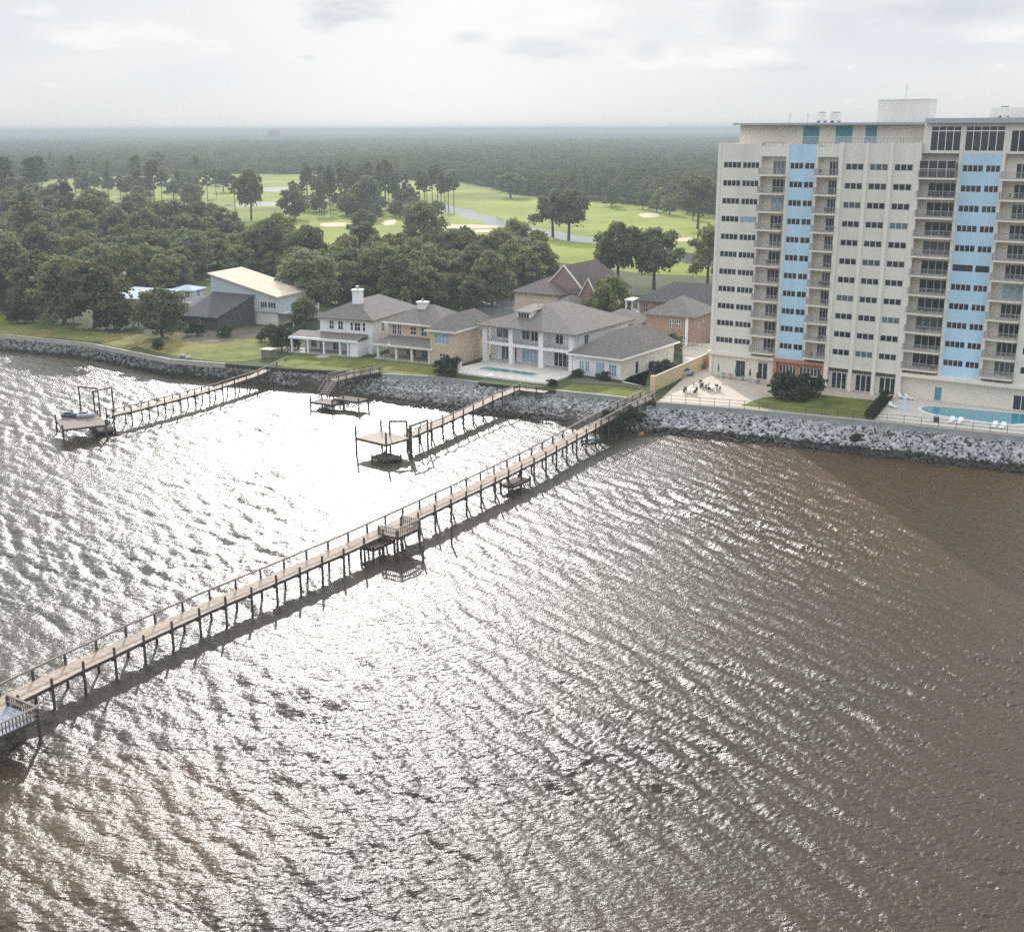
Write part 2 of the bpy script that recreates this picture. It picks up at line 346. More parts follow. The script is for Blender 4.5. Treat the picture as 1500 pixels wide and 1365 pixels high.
# ------------------------------------------------------------------ water (real waves)
def build_water():
    rng = np.random.default_rng(7)
    n, Lt = 2048, 230.0
    k1 = np.fft.fftfreq(n, Lt/n)*2*np.pi; KX, KY = np.meshgrid(k1, k1); K = np.hypot(KX, KY)+1e-9
    def band(lp, sig, ang, spread, slope):
        th = np.arctan2(KY, KX); d = np.cos((th-ang))
        S = np.exp(-0.5*(np.log(K/(2*np.pi/lp))/sig)**2)*np.where(d > 0, d, 0)**spread
        A = np.sqrt(S)*(rng.normal(size=K.shape)+1j*rng.normal(size=K.shape))
        A[0, 0] = 0
        gx = np.real(np.fft.ifft2(1j*KX*A)); gy = np.real(np.fft.ifft2(1j*KY*A))
        return A*(slope/np.sqrt((gx**2+gy**2).mean()))
    a1 = math.atan2(.72, .70)
    A = band(3.4, 0.32, a1, 9, 0.115) + band(1.5, 0.40, math.atan2(.90, .35), 2, 0.115) + band(0.62, 0.35, math.atan2(.95, -.30), 1.6, 0.19) + band(8, 0.35, a1, 4, 0.016)
    Hh = np.real(np.fft.ifft2(A)); DX = np.real(np.fft.ifft2(-1j*KX/K*A)); DY = np.real(np.fft.ifft2(-1j*KY/K*A))
    # groups: patches of livelier and calmer water
    G = np.real(np.fft.ifft2(np.exp(-0.5*(K/(2*np.pi/38))**2)*(rng.normal(size=K.shape)+1j*rng.normal(size=K.shape)))); G = np.clip(1+0.28*G/G.std(), .45, 1.7)
    Hh *= G
    def samp(Fd, x, y):
        fx = (x/Lt % 1.0)*n; fy = (y/Lt % 1.0)*n
        i = np.floor(fx).astype(int); j = np.floor(fy).astype(int); fx -= i; fy -= j; i %= n; j %= n; i2 = (i+1) % n; j2 = (j+1) % n
        return (Fd[j, i]*(1-fx)+Fd[j, i2]*fx)*(1-fy)+(Fd[j2, i]*(1-fx)+Fd[j2, i2]*fx)*fy
    nr, nc = 1000, 1150
    ys = 42*np.exp(np.linspace(0, math.log(285/42.), nr)); us = np.linspace(-0.64, 0.62, nc)
    Y, U = np.meshgrid(ys, us, indexing='ij'); X = U*Y*1.0
    # calmer lee in the corner by the tower
    sx = np.array([p.x for p in BOT]); sy = np.array([p.y for p in BOT]); o = np.argsort(sx)
    ds = np.interp(X, sx[o], sy[o])-Y
    calm = 0.85+0.15*np.clip((ds-2)/38, 0, 1)
    calm = np.where(X > 5, calm, np.maximum(calm, 0.8))
    edge = np.clip(np.minimum((0.63-np.abs(U))/0.03, (Y-42)/3), 0, 1)
    am = calm*edge
    Z = samp(Hh, X, Y)*am; dx = samp(DX, X, Y)*am*0.75; dy = samp(DY, X, Y)*am*0.75
    V = np.stack([X+dx, Y+dy, Z], -1).reshape(-1, 3)
    idx = np.arange(nr*nc).reshape(nr, nc)
    Q = np.stack([idx[:-1, :-1], idx[:-1, 1:], idx[1:, 1:], idx[1:, :-1]], -1).reshape(-1, 4)
    # the rest of the bay, a little lower
    base = len(V)
    V = np.vstack([V, [[-4000, -3000, -0.9], [4000, -3000, -0.9], [4000, 700, -0.9], [-4000, 700, -0.9]]])
    Q = np.vstack([Q, [[base, base+1, base+2, base+3]]])
    m = bpy.data.materials.new('bay_water'); m.use_nodes = True; t = m.node_tree; L = t.links.new
    p = t.nodes['Principled BSDF']; p.inputs['Roughness'].default_value = 0.27; p.inputs['IOR'].default_value = 1.333
    g_ = N(t, 'ShaderNodeNewGeometry')
    nn = N(t, 'ShaderNodeTexNoise'); nn.inputs['Scale'].default_value = 0.014; nn.inputs['Detail'].default_value = 4; L(g_.outputs['Position'], nn.inputs[0])
    mx = N(t, 'ShaderNodeMix'); mx.data_type = 'RGBA'; mx.inputs[6].default_value = (0.027, 0.0205, 0.012, 1); mx.inputs[7].default_value = (0.082, 0.045, 0.012, 1)
    # silt: thick in the corner below the tower and in the shallows on the left, thinner in the open bay
    sp = N(t, 'ShaderNodeSeparateXYZ'); L(g_.outputs['Position'], sp.inputs[0])
    def ramp(v, a, b):
        m_ = N(t, 'ShaderNodeMapRange'); m_.interpolation_type = 'SMOOTHSTEP'; m_.inputs['From Min'].default_value = a; m_.inputs['From Max'].default_value = b; L(v, m_.inputs['Value']); return m_.outputs[0]
    right = mathn(t, 'MULTIPLY', ramp(sp.outputs[0], 8, 48), ramp(sp.outputs[1], 70, 150))
    dx_ = mathn(t, 'MULTIPLY', mathn(t, 'ADD', sp.outputs[0], 27), 1/17.0); dy_ = mathn(t, 'MULTIPLY', mathn(t, 'SUBTRACT', sp.outputs[1], 68), 1/14.0)
    left = ramp(mathn(t, 'ADD', mathn(t, 'MULTIPLY', dx_, dx_), mathn(t, 'MULTIPLY', dy_, dy_)), 1.0, 0.0)
    ns = ramp(nn.outputs[0], 0.3, 0.75)
    fac = mathn(t, 'ADD', mathn(t, 'MULTIPLY', ns, 0.35), mathn(t, 'MULTIPLY', mathn(t, 'MAXIMUM', right, mathn(t, 'MULTIPLY', left, 0.7)), 0.75), clamp=True)
    L(fac, mx.inputs['Factor']); L(mx.outputs[2], p.inputs['Base Color'])
    mp = N(t, 'ShaderNodeMapping'); mp.inputs['Rotation'].default_value = (0, 0, R(-14)); mp.inputs['Scale'].default_value = (0.62, 1.5, 1); L(g_.outputs['Position'], mp.inputs[0])
    r1 = N(t, 'ShaderNodeTexNoise'); r1.inputs['Scale'].default_value = 2.0; r1.inputs['Detail'].default_value = 4; r1.inputs['Roughness'].default_value = 0.6; L(mp.outputs[0], r1.inputs[0])
    bp = N(t, 'ShaderNodeBump'); bp.inputs['Strength'].default_value = 1.0; bp.inputs['Distance'].default_value = 0.18
    L(r1.outputs[0], bp.inputs['Height']); L(bp.outputs[0], p.inputs['Normal'])
    tag(link('water', npmesh('water', V, Q, m, True)), kind='structure')
build_water()

# ------------------------------------------------------------------ ground sheets
def sheet(name, px, z, m, kind='structure', world=False):
    pts = px if world else [at(x, y, z) for x, y in px]
    s = MB(); s.quad(*[(p[0], p[1], z) for p in pts]); return tag(s.build(name, m), kind=kind)
def smoothpoly(px, n=4):
    out = []
    k = len(px)
    for i in range(k):
        p0, p1, p2, p3 = [Vector((*px[(i+j-1) % k], 0)) for j in range(4)]
        for s_ in range(n):
            t = s_/n; q = 0.5*((2*p1)+(p2-p0)*t+(2*p0-5*p1+4*p2-p3)*t*t+(3*p1-p0-3*p2+p3)*t**3); out.append((q.x, q.y))
    return out
def ribbon(name, px, wid, z, m, kind='structure'):
    pts = [at(x, y, z) for x, y in px]; s = MB()
    fine = []
    for i in range(len(pts)-1):
        p0 = pts[max(i-1, 0)]; p1 = pts[i]; p2 = pts[i+1]; p3 = pts[min(i+2, len(pts)-1)]
        for s_ in range(5):
            t = s_/5; fine.append(0.5*((2*p1)+(p2-p0)*t+(2*p0-5*p1+4*p2-p3)*t*t+(3*p1-p0-3*p2+p3)*t**3))
    fine.append(pts[-1])
    L_, R_ = [], []
    for i, p in enumerate(fine):
        d = (fine[min(i+1, len(fine)-1)]-fine[max(i-1, 0)]); n_ = Vector((-d.y, d.x, 0)).normalized()*(wid/2*(0.9+0.2*math.sin(i*1.3)))
        L_.append(p+n_); R_.append(p-n_)
    for i in range(len(fine)-1): s.quad(L_[i], L_[i+1], R_[i+1], R_[i])
    return tag(s.build(name, m), kind=kind)
sheet('fairway', smoothpoly([(70,266),(180,256),(330,253),(480,256),(640,264),(770,274),(870,292),(1090,312),(1090,395),(960,402),(820,385),(660,372),(480,372),(330,350),(180,338),(60,305)]), 3.05, M_fair)
sheet('lawn', [(-140,470),(0,462),(60,470),(150,486),(215,498),(190,512),(130,500),(0,487),(-140,475)], 3.05, M_lawn)
sheet('dry_lawn', smoothpoly([(200,500),(280,482),(345,478),(405,484),(430,500),(395,520),(330,528),(262,522),(215,512)]), 3.05, M_dryl)
sheet('sunny_lawn', smoothpoly([(300,513),(340,504),(392,500),(405,512),(380,526),(335,530),(275,524)]), 3.06, M_lawn)
sheet('dirt_yard', smoothpoly([(255,492),(330,476),(400,480),(415,488),(360,497),(300,503)]), 3.07, M_dirt)
sheet('dry_patch', smoothpoly([(0,484),(40,482),(85,488),(60,494),(10,490)]), 3.07, M_dryl)
sheet('dry_patch', smoothpoly([(150,494),(185,488),(225,496),(200,506),(160,503)]), 3.07, M_dryl)
sheet('dry_patch', smoothpoly([(560,540),(590,536),(620,540),(600,545)]), 3.075, M_dryl)
sheet('front_lawn', [(400,534),(432,518),(530,526),(556,524),(640,536),(690,545),(662,552),(560,547),(425,539)], 3.06, M_lawn)
sheet('garden_lawn', [(818,571),(838,562),(905,566),(945,572),(948,583),(930,583)], 3.06, M_lawn)
sheet('garden_bed', [(836,557),(850,552),(905,561),(940,566),(944,571),(905,565),(838,561)], 3.07, M_dirt)
sheet('driveway', [(910,560),(975,525),(1000,500),(940,470),(900,440),(860,445),(930,500),(955,530),(905,556),(945,566)], 3.04, M_conc)
sheet('side_street', [(700,470),(900,480),(1000,520),(1060,545),(1060,500),(900,440),(700,440)], 3.02, M_asph)
sheet('front_street', [(-100,430),(0,405),(120,418),(260,432),(430,452),(430,460),(250,442),(120,426),(0,412),(-100,440)], 3.03, M_conc)
# creek and ponds on the golf course, sand
ribbon('creek', [(628,300),(660,307),(700,318),(735,328),(780,338),(850,350),(930,361),(990,374),(1040,384),(1120,398)], 17, 3.08, M_pond)
sheet('pond', smoothpoly([(330,300),(365,297),(425,296),(440,299),(400,302),(340,303)]), 3.08, M_pond)
sheet('pond', smoothpoly([(306,271),(330,268),(360,269),(350,273),(315,275)]), 3.08, M_pond)
sheet('pond', smoothpoly([(380,276),(420,274),(440,277),(410,281),(385,280)]), 3.08, M_pond)
for q in ([(470,328),(495,326),(520,329),(500,332),(474,332)], [(640,330),(690,329),(735,332),(700,335),(645,334)], [(935,314),(958,312),(966,317),(945,319)],
          [(660,338),(720,336),(750,338),(700,341)], [(520,349),(565,348),(562,352),(525,353)], [(990,350),(1010,348),(1015,352),(995,354)], [(560,325),(580,322),(577,329),(562,330)],
          [(820,275),(835,274),(838,277),(822,278)], [(985,306),(1010,305),(1035,309),(1000,309)]):
    sheet('sand_bunker', smoothpoly(q), 3.09, M_sand)
# tower terrace
def terr(px): return [at(x, y, 3.2) for x, y in px]
tp = terr([(962,590),(1090,600),(1250,615),(1400,630),(1500,640),(1640,654),(1800,670),(1850,560),(1000,500),(1000,555)])
s = MB(); s.prism([(p.x, p.y) for p in tp], 3.004, 3.2); tag(s.build('terrace', M_patio), kind='structure')
sheet('terrace_lawn', [(1085,594),(1118,582),(1150,580),(1180,576),(1296,588),(1272,616)], 3.215, M_lawn)
sheet('pool_deck', [(1276,616),(1304,588),(1330,582),(1400,588),(1520,600),(1660,614),(1660,654),(1500,637.5),(1400,627.5)], 3.21, M_pooldeck)
sheet('shaded_paving', [(1330,580),(1345,574),(1520,588),(1700,606),(1700,614),(1520,599),(1400,587)], 3.214, M_conc)

# ------------------------------------------------------------------ windows shared by all buildings
WIN = {}
def window(root, x, y, z, wd, ht, nx, nz=1, glass=None, frame=None, name='window', rot=0.0, fw=0.07, sill=False, pk='frame'):
    """window with its panes; front plane of the wall at y (local), glass a little inside"""
    glass = glass or M_glass; frame = frame or M_frame
    key = (round(wd, 2), round(ht, 2), nx, nz, glass.name, frame.name, fw)
    if key not in WIN:
        a = MB(); a.quad((0,.11,0),(wd,.11,0),(wd,.11,ht),(0,.11,ht))
        ga = a.mesh('window_glass'); ga.materials.append(glass)
        f_ = MB(); h = fw
        for i in range(nx+1):
            c = wd*i/nx; lo, hi = max(0, c-h/2), min(wd, c+h/2); f_.box(lo, .03, 0.002, hi, .105, ht-0.002)
        for j in range(nz+1):
            c = ht*j/nz; lo, hi = max(0.001, c-h/2), min(ht-0.001, c+h/2); f_.box(0.001, .035, lo, wd-0.001, .1, hi)
        fb = f_.mesh('window_frame'); fb.materials.append(frame); WIN[key] = (ga, fb)
    ga, fb = WIN[key]
    o = link(name, ga, root, (x, y, z), rot); link(pk, fb, o)
    return o
def Tfront(y0=0.0): return lambda u, w_, z: (u, y0+w_, z)
def Tright(x0): return lambda u, w_, z: (x0-w_, u, z)
def Tleft(x0): return lambda u, w_, z: (x0+w_, u, z)

# ------------------------------------------------------------------ apartment tower
_a, _b = at(1039.7, 514.9, 7.2), at(1500, 565, 7.2)
TA = math.atan2(_b.y-_a.y, _b.x-_a.x); TS = 1.01
P0 = Vector((_a.x, _a.y, 3.2))
def build_tower():
    root = thing('apartment_tower', P0, TA, 'tall cream apartment tower with sky blue window bands and stacked balconies beside the terrace', 'apartment tower')
    root.scale = (TS, TS, TS)
    FH = 2.93; W0 = 36.05      # floor height, top of the topmost window row
    rows = [W0-FH*k for k in range(11)]
    def T2(y): return Tfront(y)
    WH = 0.98
    def ops(sets, k_from=0):
        return [(a, b, r-WH, r) for r in rows for a, b in sets]
    # left section
    Ls = [(1.05, 4.15), (4.45, 7.35)]
    m = MB(); m.panel(T2(0), 0.55, 7.62, 4.1, 39.0, ops(Ls)); m.box(0.55, 0.02, 38.6, 7.62, 0.6, 39.0)
    m.quad((0.55,0.3,4.1),(0.55,16,4.1),(0.55,16,39),(0.55,0.3,39)); m.quad((7.62,0,4.1),(7.62,1.62,4.1),(7.62,1.62,39),(7.62,0,39))
    m.quad((0.55,0.3,38.2),(7.62,0.3,38.2),(7.62,16,38.2),(0.55,16,38.2)); m.quad((0.55,16,0),(50,16,0),(50,16,38.2),(0.55,16,38.2))
    m.build('wall', M_grst, root)
    m = MB(); m.box(0, -0.12, 0, 0.55, 0.6, 39.05); m.build('corner_column', M_cream, root)
    # balcony bays: back wall
    bays = [(7.62, 12.0), (17.1, 20.95), (33.35, 39.0), (45.25, 50.0)]
    doors = []
    for bi, (a, b_) in enumerate(bays):
        d0 = a+1.5 if bi != 2 else a+1.0; d1 = b_-0.25
        dz = [(d0, d1, r-FH+1.05, r+0.2) for r in rows]
        m = MB(); m.panel(T2(1.6), a, b_, 4.1, 39.0, dz, 0.12); m.build('balcony_back_wall', M_cream, root)
        doors.append((d0, d1))
    # cream columns between the bays and the bands
    for a, b_, y in ((11.95, 12.4, -.1), (38.85, 39.3, -.1), (45.0, 45.4, -.1), (16.95, 17.2, -.06)):
        m = MB(); m.box(a, y, 4.1, b_, 1.7, 39.0); m.build('band_column', M_cream2, root)
    # blue bands
    B1 = [(12.65, 14.85), (15.1, 16.7)]; B2 = [(39.5, 42.45), (42.85, 44.85)]
    for a, b_, sets in ((12.4, 16.95, B1), (39.3, 45.0, B2)):
        o_ = [o for o in ops(sets)]
        m = MB(); m.panel(T2(0.0), a, b_, 4.1, 38.9 if a < 20 else 37.7, o_); m.quad((a,0,38.9 if a < 20 else 37.7),(b_,0,38.9 if a < 20 else 37.7),(b_,1,38.9 if a < 20 else 37.7),(a,1,38.9 if a < 20 else 37.7))
        m.build('blue_band', M_blue, root)
    # white section, standing forward, with four pilasters
    Ws = [(21.95, 24.75), (25.72, 28.55), (29.55, 32.35)]
    m = MB(); m.panel(T2(-0.45), 20.95, 33.35, 4.1, 39.1, ops(Ws), .2)
    m.quad((33.35,-.45,4.1),(33.35,1.7,4.1),(33.35,1.7,39.1),(33.35,-.45,39.1)); m.quad((20.95,-.45,4.1),(20.95,1.7,4.1),(20.95,1.7,39.1),(20.95,-.45,39.1))
    m.box(20.95, -.43, 38.4, 33.35, 0.1, 39.1); m.build('wall', M_grst, root)
    for a, b_ in ((20.8, 21.5), (24.95, 25.5), (28.75, 29.3), (32.6, 33.5)):
        m = MB(); m.box(a, -0.75, 0.0, b_, -0.452, 39.25); m.build('pilaster', M_cream, root)
    # right-hand section
    Rs = [(50.9, 52.3), (53.2, 55.5)]
    m = MB(); m.panel(T2(-0.2), 50.0, 58.0, 4.1, 37.9, ops(Rs)); m.quad((58,-.2,0),(58,16,0),(58,16,38),(58,-.2,38)); m.quad((50,-.2,4.1),(50,1.7,4.1),(50,1.7,37.9),(50,-.2,37.9)); m.build('wall', M_grst, root)
    # bottom storey under the ledge
    m = MB()
    gops = [(4.9, 6.6, 0.05, 3.0), (8.9, 10.7, 0.05, 3.1), (21.9, 24.4, 0.05, 2.75), (25.9, 28.5, 0.05, 2.75), (29.8, 32.5, 0.05, 2.75), (38.6, 39.7, 0.05, 2.2), (50.3, 52.6, 0.05, 2.3)]
    m.panel(T2(0.25), 0.3, 11.9, 0, 3.6, gops, .2); m.build('ground_floor_wall', M_cream2, root)
    m = MB(); m.panel(T2(0.25), 20.8, 33.4, 0, 3.6, gops, .2); m.build('ground_floor_wall', M_grst, root)
    m = MB(); m.panel(T2(0.25), 33.4, 58.0, 0, 3.6, gops, .2); m.build('ground_floor_wall', M_cream2, root)
    m = MB(); m.panel(T2(0.6), 11.9, 20.8, 0, 3.6, [(12.6, 15.6, 0.05, 2.9), (16.2, 19.9, 0.05, 2.9)], .2); m.build('brick_entrance_wall', M_orange, root); m = MB(); m.box(11.9, -0.45, 3.6, 20.8, 1.7, 4.1); m.box(11.9, -.4, 0, 12.4, .59, 3.6); m.box(20.3, -.4, 0, 20.79, .59, 3.6); m.build('orange_red_surround', M_orange, root)
    m = MB(); m.box(-0.35, -0.45, 3.6, 11.9, 1.7, 4.1); m.build('ledge', M_cream2, root); m = MB(); m.box(33.4, -1.3, 3.6, 58.1, 1.7, 4.1); m.build('ledge', M_cream2, root); m = MB(); m.box(20.8, -.5, 3.6, 33.4, 1.7, 4.1); m.build('ledge', M_cream2, root)
    for x0, wd, y, n in ((4.9, 1.7, .25, 2), (8.9, 1.8, .25, 2), (21.9, 2.5, .25, 3), (25.9, 2.6, .25, 3), (29.8, 2.7, .25, 3), (12.6, 3.0, .6, 5), (16.2, 3.7, .6, 6), (50.3, 2.3, .25, 2)):
        window(root, x0, y, 0.05, wd, 2.7 if x0 > 20 else 2.85, n, 2 if n > 3 else 1, M_glass, M_teal if x0 < 6 else M_white, 'glass_door', fw=.11)
    window(root, 38.6, .25, .05, 1.1, 2.15, 1, 1, M_teal, M_frame, 'door', fw=.12)
    # arcade frieze of small dark arches over the lounge doors
    m = MB()
    for i in range(30):
        x = 21.6+i*0.375
        m.box(x, 0.02, 2.95, x+.2, 0.245, 3.5)
    m.build('frieze', M_dark, root)
    # windows: one object each, panes and frame
    for ri, r in enumerate(rows):
        for gi, (a, b_) in enumerate(Ls):
            window(root, a, 0, r-WH, b_-a, WH, 4, 1, M_glassc if (ri == 3 and gi == 1) else None, fw=.13)
        for a, b_ in B1: window(root, a, 0, r-WH, b_-a, WH, 3 if b_-a > 2 else 2, 1, fw=.12)
        for a, b_ in Ws: window(root, a, -.45, r-WH, b_-a, WH, 3, 1, M_glassb if (ri*7+int(a)) % 5 == 0 else None, fw=.14)
        for a, b_ in B2: window(root, a, 0, r-WH, b_-a, WH, (2 if ri == 5 else 4) if b_-a > 2.5 else (1 if ri == 5 else 3), 1, frame=M_dark if ri == 5 else None, fw=.12)
    # the barely visible windows at the right-hand end, as one part
    m = MB()
    for r in rows:
        for a, b_ in Rs: m.quad((a,-.08,r-WH),(b_,-.08,r-WH),(b_,-.08,r),(a,-.08,r))
    tag(m.build('end_windows', M_glass, root), kind='stuff')
    # balconies: slab > railing ; sliding doors
    for bi, (a, b_) in enumerate(bays):
        d0, d1 = doors[bi]; fy = -1.15; ln = b_-a-0.1
        sl = MB(); sl.box(0, fy, -0.24, ln, 1.59, 0.0); sm = sl.mesh('balcony_slab'); sm.materials.append(M_cream2)
        rl = MB(); rl.box(0, fy, .98, ln, fy+.07, 1.06); rl.box(0, fy+.01, .06, ln, fy+.06, .12)
        k = int(ln/0.19)
        for i in range(k+1):
            x = ln*i/k; t = .03 if i % 6 else .06; rl.box(max(0, x-t/2), fy+.015, .12, min(ln, x+t/2), fy+.055, .985)
        for x in (0.0, ln-.06):
            rl.box(x, fy+.06, .98, x+.06, 0, 1.05)
            for i in range(6): rl.box(x+.01, fy+.2*i+.1, 0, x+.04, fy+.2*i+.13, .98)
        rm = rl.mesh('balcony_railing'); rm.materials.append(M_rail)
        for ri, r in enumerate(rows):
            zf = r-FH+1.02
            bo = link('balcony', sm, root, (a+.05, 0, zf)); link('railing', rm, bo)
            enclosed = (bi == 2 and ri == 0)
            gm = M_glassc if (bi, ri) in ((3, 6), (0, 2)) else (M_glassb if (ri+bi*2) % 4 == 0 else None)
            window(root, d0, 1.6, zf+.03, d1-d0, 2.1, 4, 1, gm, M_frame, 'sliding_door', fw=.13)
            if enclosed: window(root, a+.1, -1.0, zf+.05, b_-a-.3, 2.5, 4, 2, None, M_frame, 'balcony_glazing', fw=.12)
    # roof terraces, penthouse, roof slab
    m = MB(); m.box(0.55, 0.6, 38.2, 34.0, 15.9, 38.25); m.build('terrace_floor', M_conc, root)
    m = MB(); m.box(7.62, -.02, 37.0, 11.95, .2, 38.55); m.box(17.2, -.02, 37.0, 20.8, .2, 38.5); m.build('parapet', M_cream, root)
    m = MB(); m.box(7.7, -.0, 39.0, 11.9, .05, 39.06)
    for a, b_, y in ((7.7, 11.9, 0), (17.2, 20.8, 0), (21, 33.2, -.2)):
        z0 = 38.5 if a < 20 else 39.1
        m.box(a, y, z0+.7, b_, y+.05, z0+.76)
        for i in range(int((b_-a)/.5)): m.box(a+.5*i, y, z0, a+.5*i+.05, y+.05, z0+.7)
    m.build('roof_railing', M_rail, root)
    m = MB(); m.panel(T2(3.4), 2.2, 33.9, 38.25, 41.9, [(13.2, 15.9, 38.3, 41.7), (18.6, 21.3, 38.3, 41.7), (23.4, 25.2, 38.3, 41.7)], .2)
    m.quad((2.2,3.4,38.25),(2.2,14,38.25),(2.2,14,41.9),(2.2,3.4,41.9)); m.build('penthouse_wall', M_cream2, root)
    for a, wd in ((13.2, 2.7), (18.6, 2.7), (23.4, 1.8)):
        m = MB(); m.box(a, 3.5, 40.1, a+wd, 3.58, 41.7); m.build('teal_panel', M_teal, root)
        window(root, a, 3.4, 38.3, wd, 1.75, 3, 1, M_glassc, M_frame, 'penthouse_window')
    m = MB(); m.box(1.6, 1.6, 41.9, 33.7, 15, 42.22); m.box(33.7, -.9, 42.05, 60, 15, 42.75); m.build('roof_slab', M_slab, root)
    m = MB(); m.panel(T2(0), 33.4, 58, 37.7, 42.05, [(34.5, 38.85, 38.05, 41.6), (39.5, 45.0, 38.05, 41.6), (45.9, 50.2, 38.0, 41.0), (51.2, 56, 38.0, 41.0)], .2)
    m.quad((33.4,0,37.7),(33.4,8,37.7),(33.4,8,42.0),(33.4,0,42.0)); m.build('penthouse_wall', M_grst, root)
    window(root, 34.5, 0, 38.05, 4.35, 2.85, 4, 1, None, M_white, 'penthouse_window', fw=.1); window(root, 34.5, 0, 40.95, 4.35, .65, 4, 1, None, M_white, 'penthouse_window', fw=.1)
    window(root, 39.5, 0, 38.05, 5.5, 2.85, 5, 1, None, M_white, 'penthouse_window', fw=.1); window(root, 39.5, 0, 40.95, 5.5, .65, 5, 1, None, M_white, 'penthouse_window', fw=.1)
    window(root, 45.9, 0, 38.0, 4.3, 3.0, 4, 1, None, M_white, 'penthouse_window', fw=.1); window(root, 51.2, 0, 38.0, 4.8, 3.0, 4, 1, None, M_white, 'penthouse_window', fw=.1)
    m = MB(); m.box(23.6, 8, 42.22, 31.6, 12.2, 45.6); m.box(23.5, 7.9, 45.6, 31.7, 12.3, 45.75); m.build('lift_housing', M_grst, root)
    m = MB(); m.box(40.5, 9, 42.75, 47, 13, 44.3); m.build('lift_housing', M_grst, root)
    # roof fittings: things that stand on the roof
    def on_roof(u, v, z): return P0+TS*Vector((u*math.cos(TA)-v*math.sin(TA), u*math.sin(TA)+v*math.cos(TA), z))
    for i, (u, v, lab) in enumerate(((14.7, 7.5, 'left one of the two boxy air conditioners on the low flat roof of the tower'), (17.0, 7.5, 'right one of the two boxy air conditioners on the low flat roof of the tower'),
                                     (43.5, 5.0, 'grey air conditioner on the raised roof at the right edge of the photo'))):
        z = 42.22 if i < 2 else 42.75
        t = thing('air_conditioner', on_roof(u, v, z), TA, lab, 'air conditioner', 'air conditioners on the tower roof')
        m = MB(); m.box(-.75, -.75, .3, .75, .75, 1.55); m.build('body', M_offw, t, bevel=.03)
        m = MB(); m.bar((0, 0, 1.56), (0, 0, 1.72), .6, 14); m.build('fan_housing', M_rail, t)
        m = MB(); m.box(-.65, -.65, 0, -.5, .65, .3); m.box(.5, -.65, 0, .65, .65, .3); m.build('stand', M_rail, t)
    t = MB(); t.bar((0, 0, 0), (0, 0, 2.5), .035, 5); t.bar((-.5, 0, 1.7), (.5, 0, 1.7), .02, 4); t.bar((-.35, 0, 2.1), (.35, 0, 2.1), .02, 4)
    tag(t.build('antenna', M_rail, None, on_roof(27.3, 10, 45.75)), 'thin whip antenna on the lift housing of the tower', 'antenna')
    for i, (u, lab) in enumerate(((10.0, 'short tilted antenna near the left end of the tower roof'), (13.2, 'thin roof mast left of the two air conditioners'))):
        t = MB(); t.bar((0, 0, 0), (.25 if i == 0 else 0, 0, 1.6), .04, 5); t.bar((-.3, 0, 1.2), (.4, 0, 1.25), .025, 4)
        tag(t.build('antenna', M_rail, None, on_roof(u, 5, 42.22)), lab, 'antenna')
    return root, on_roof
tower, on_tower = build_tower()

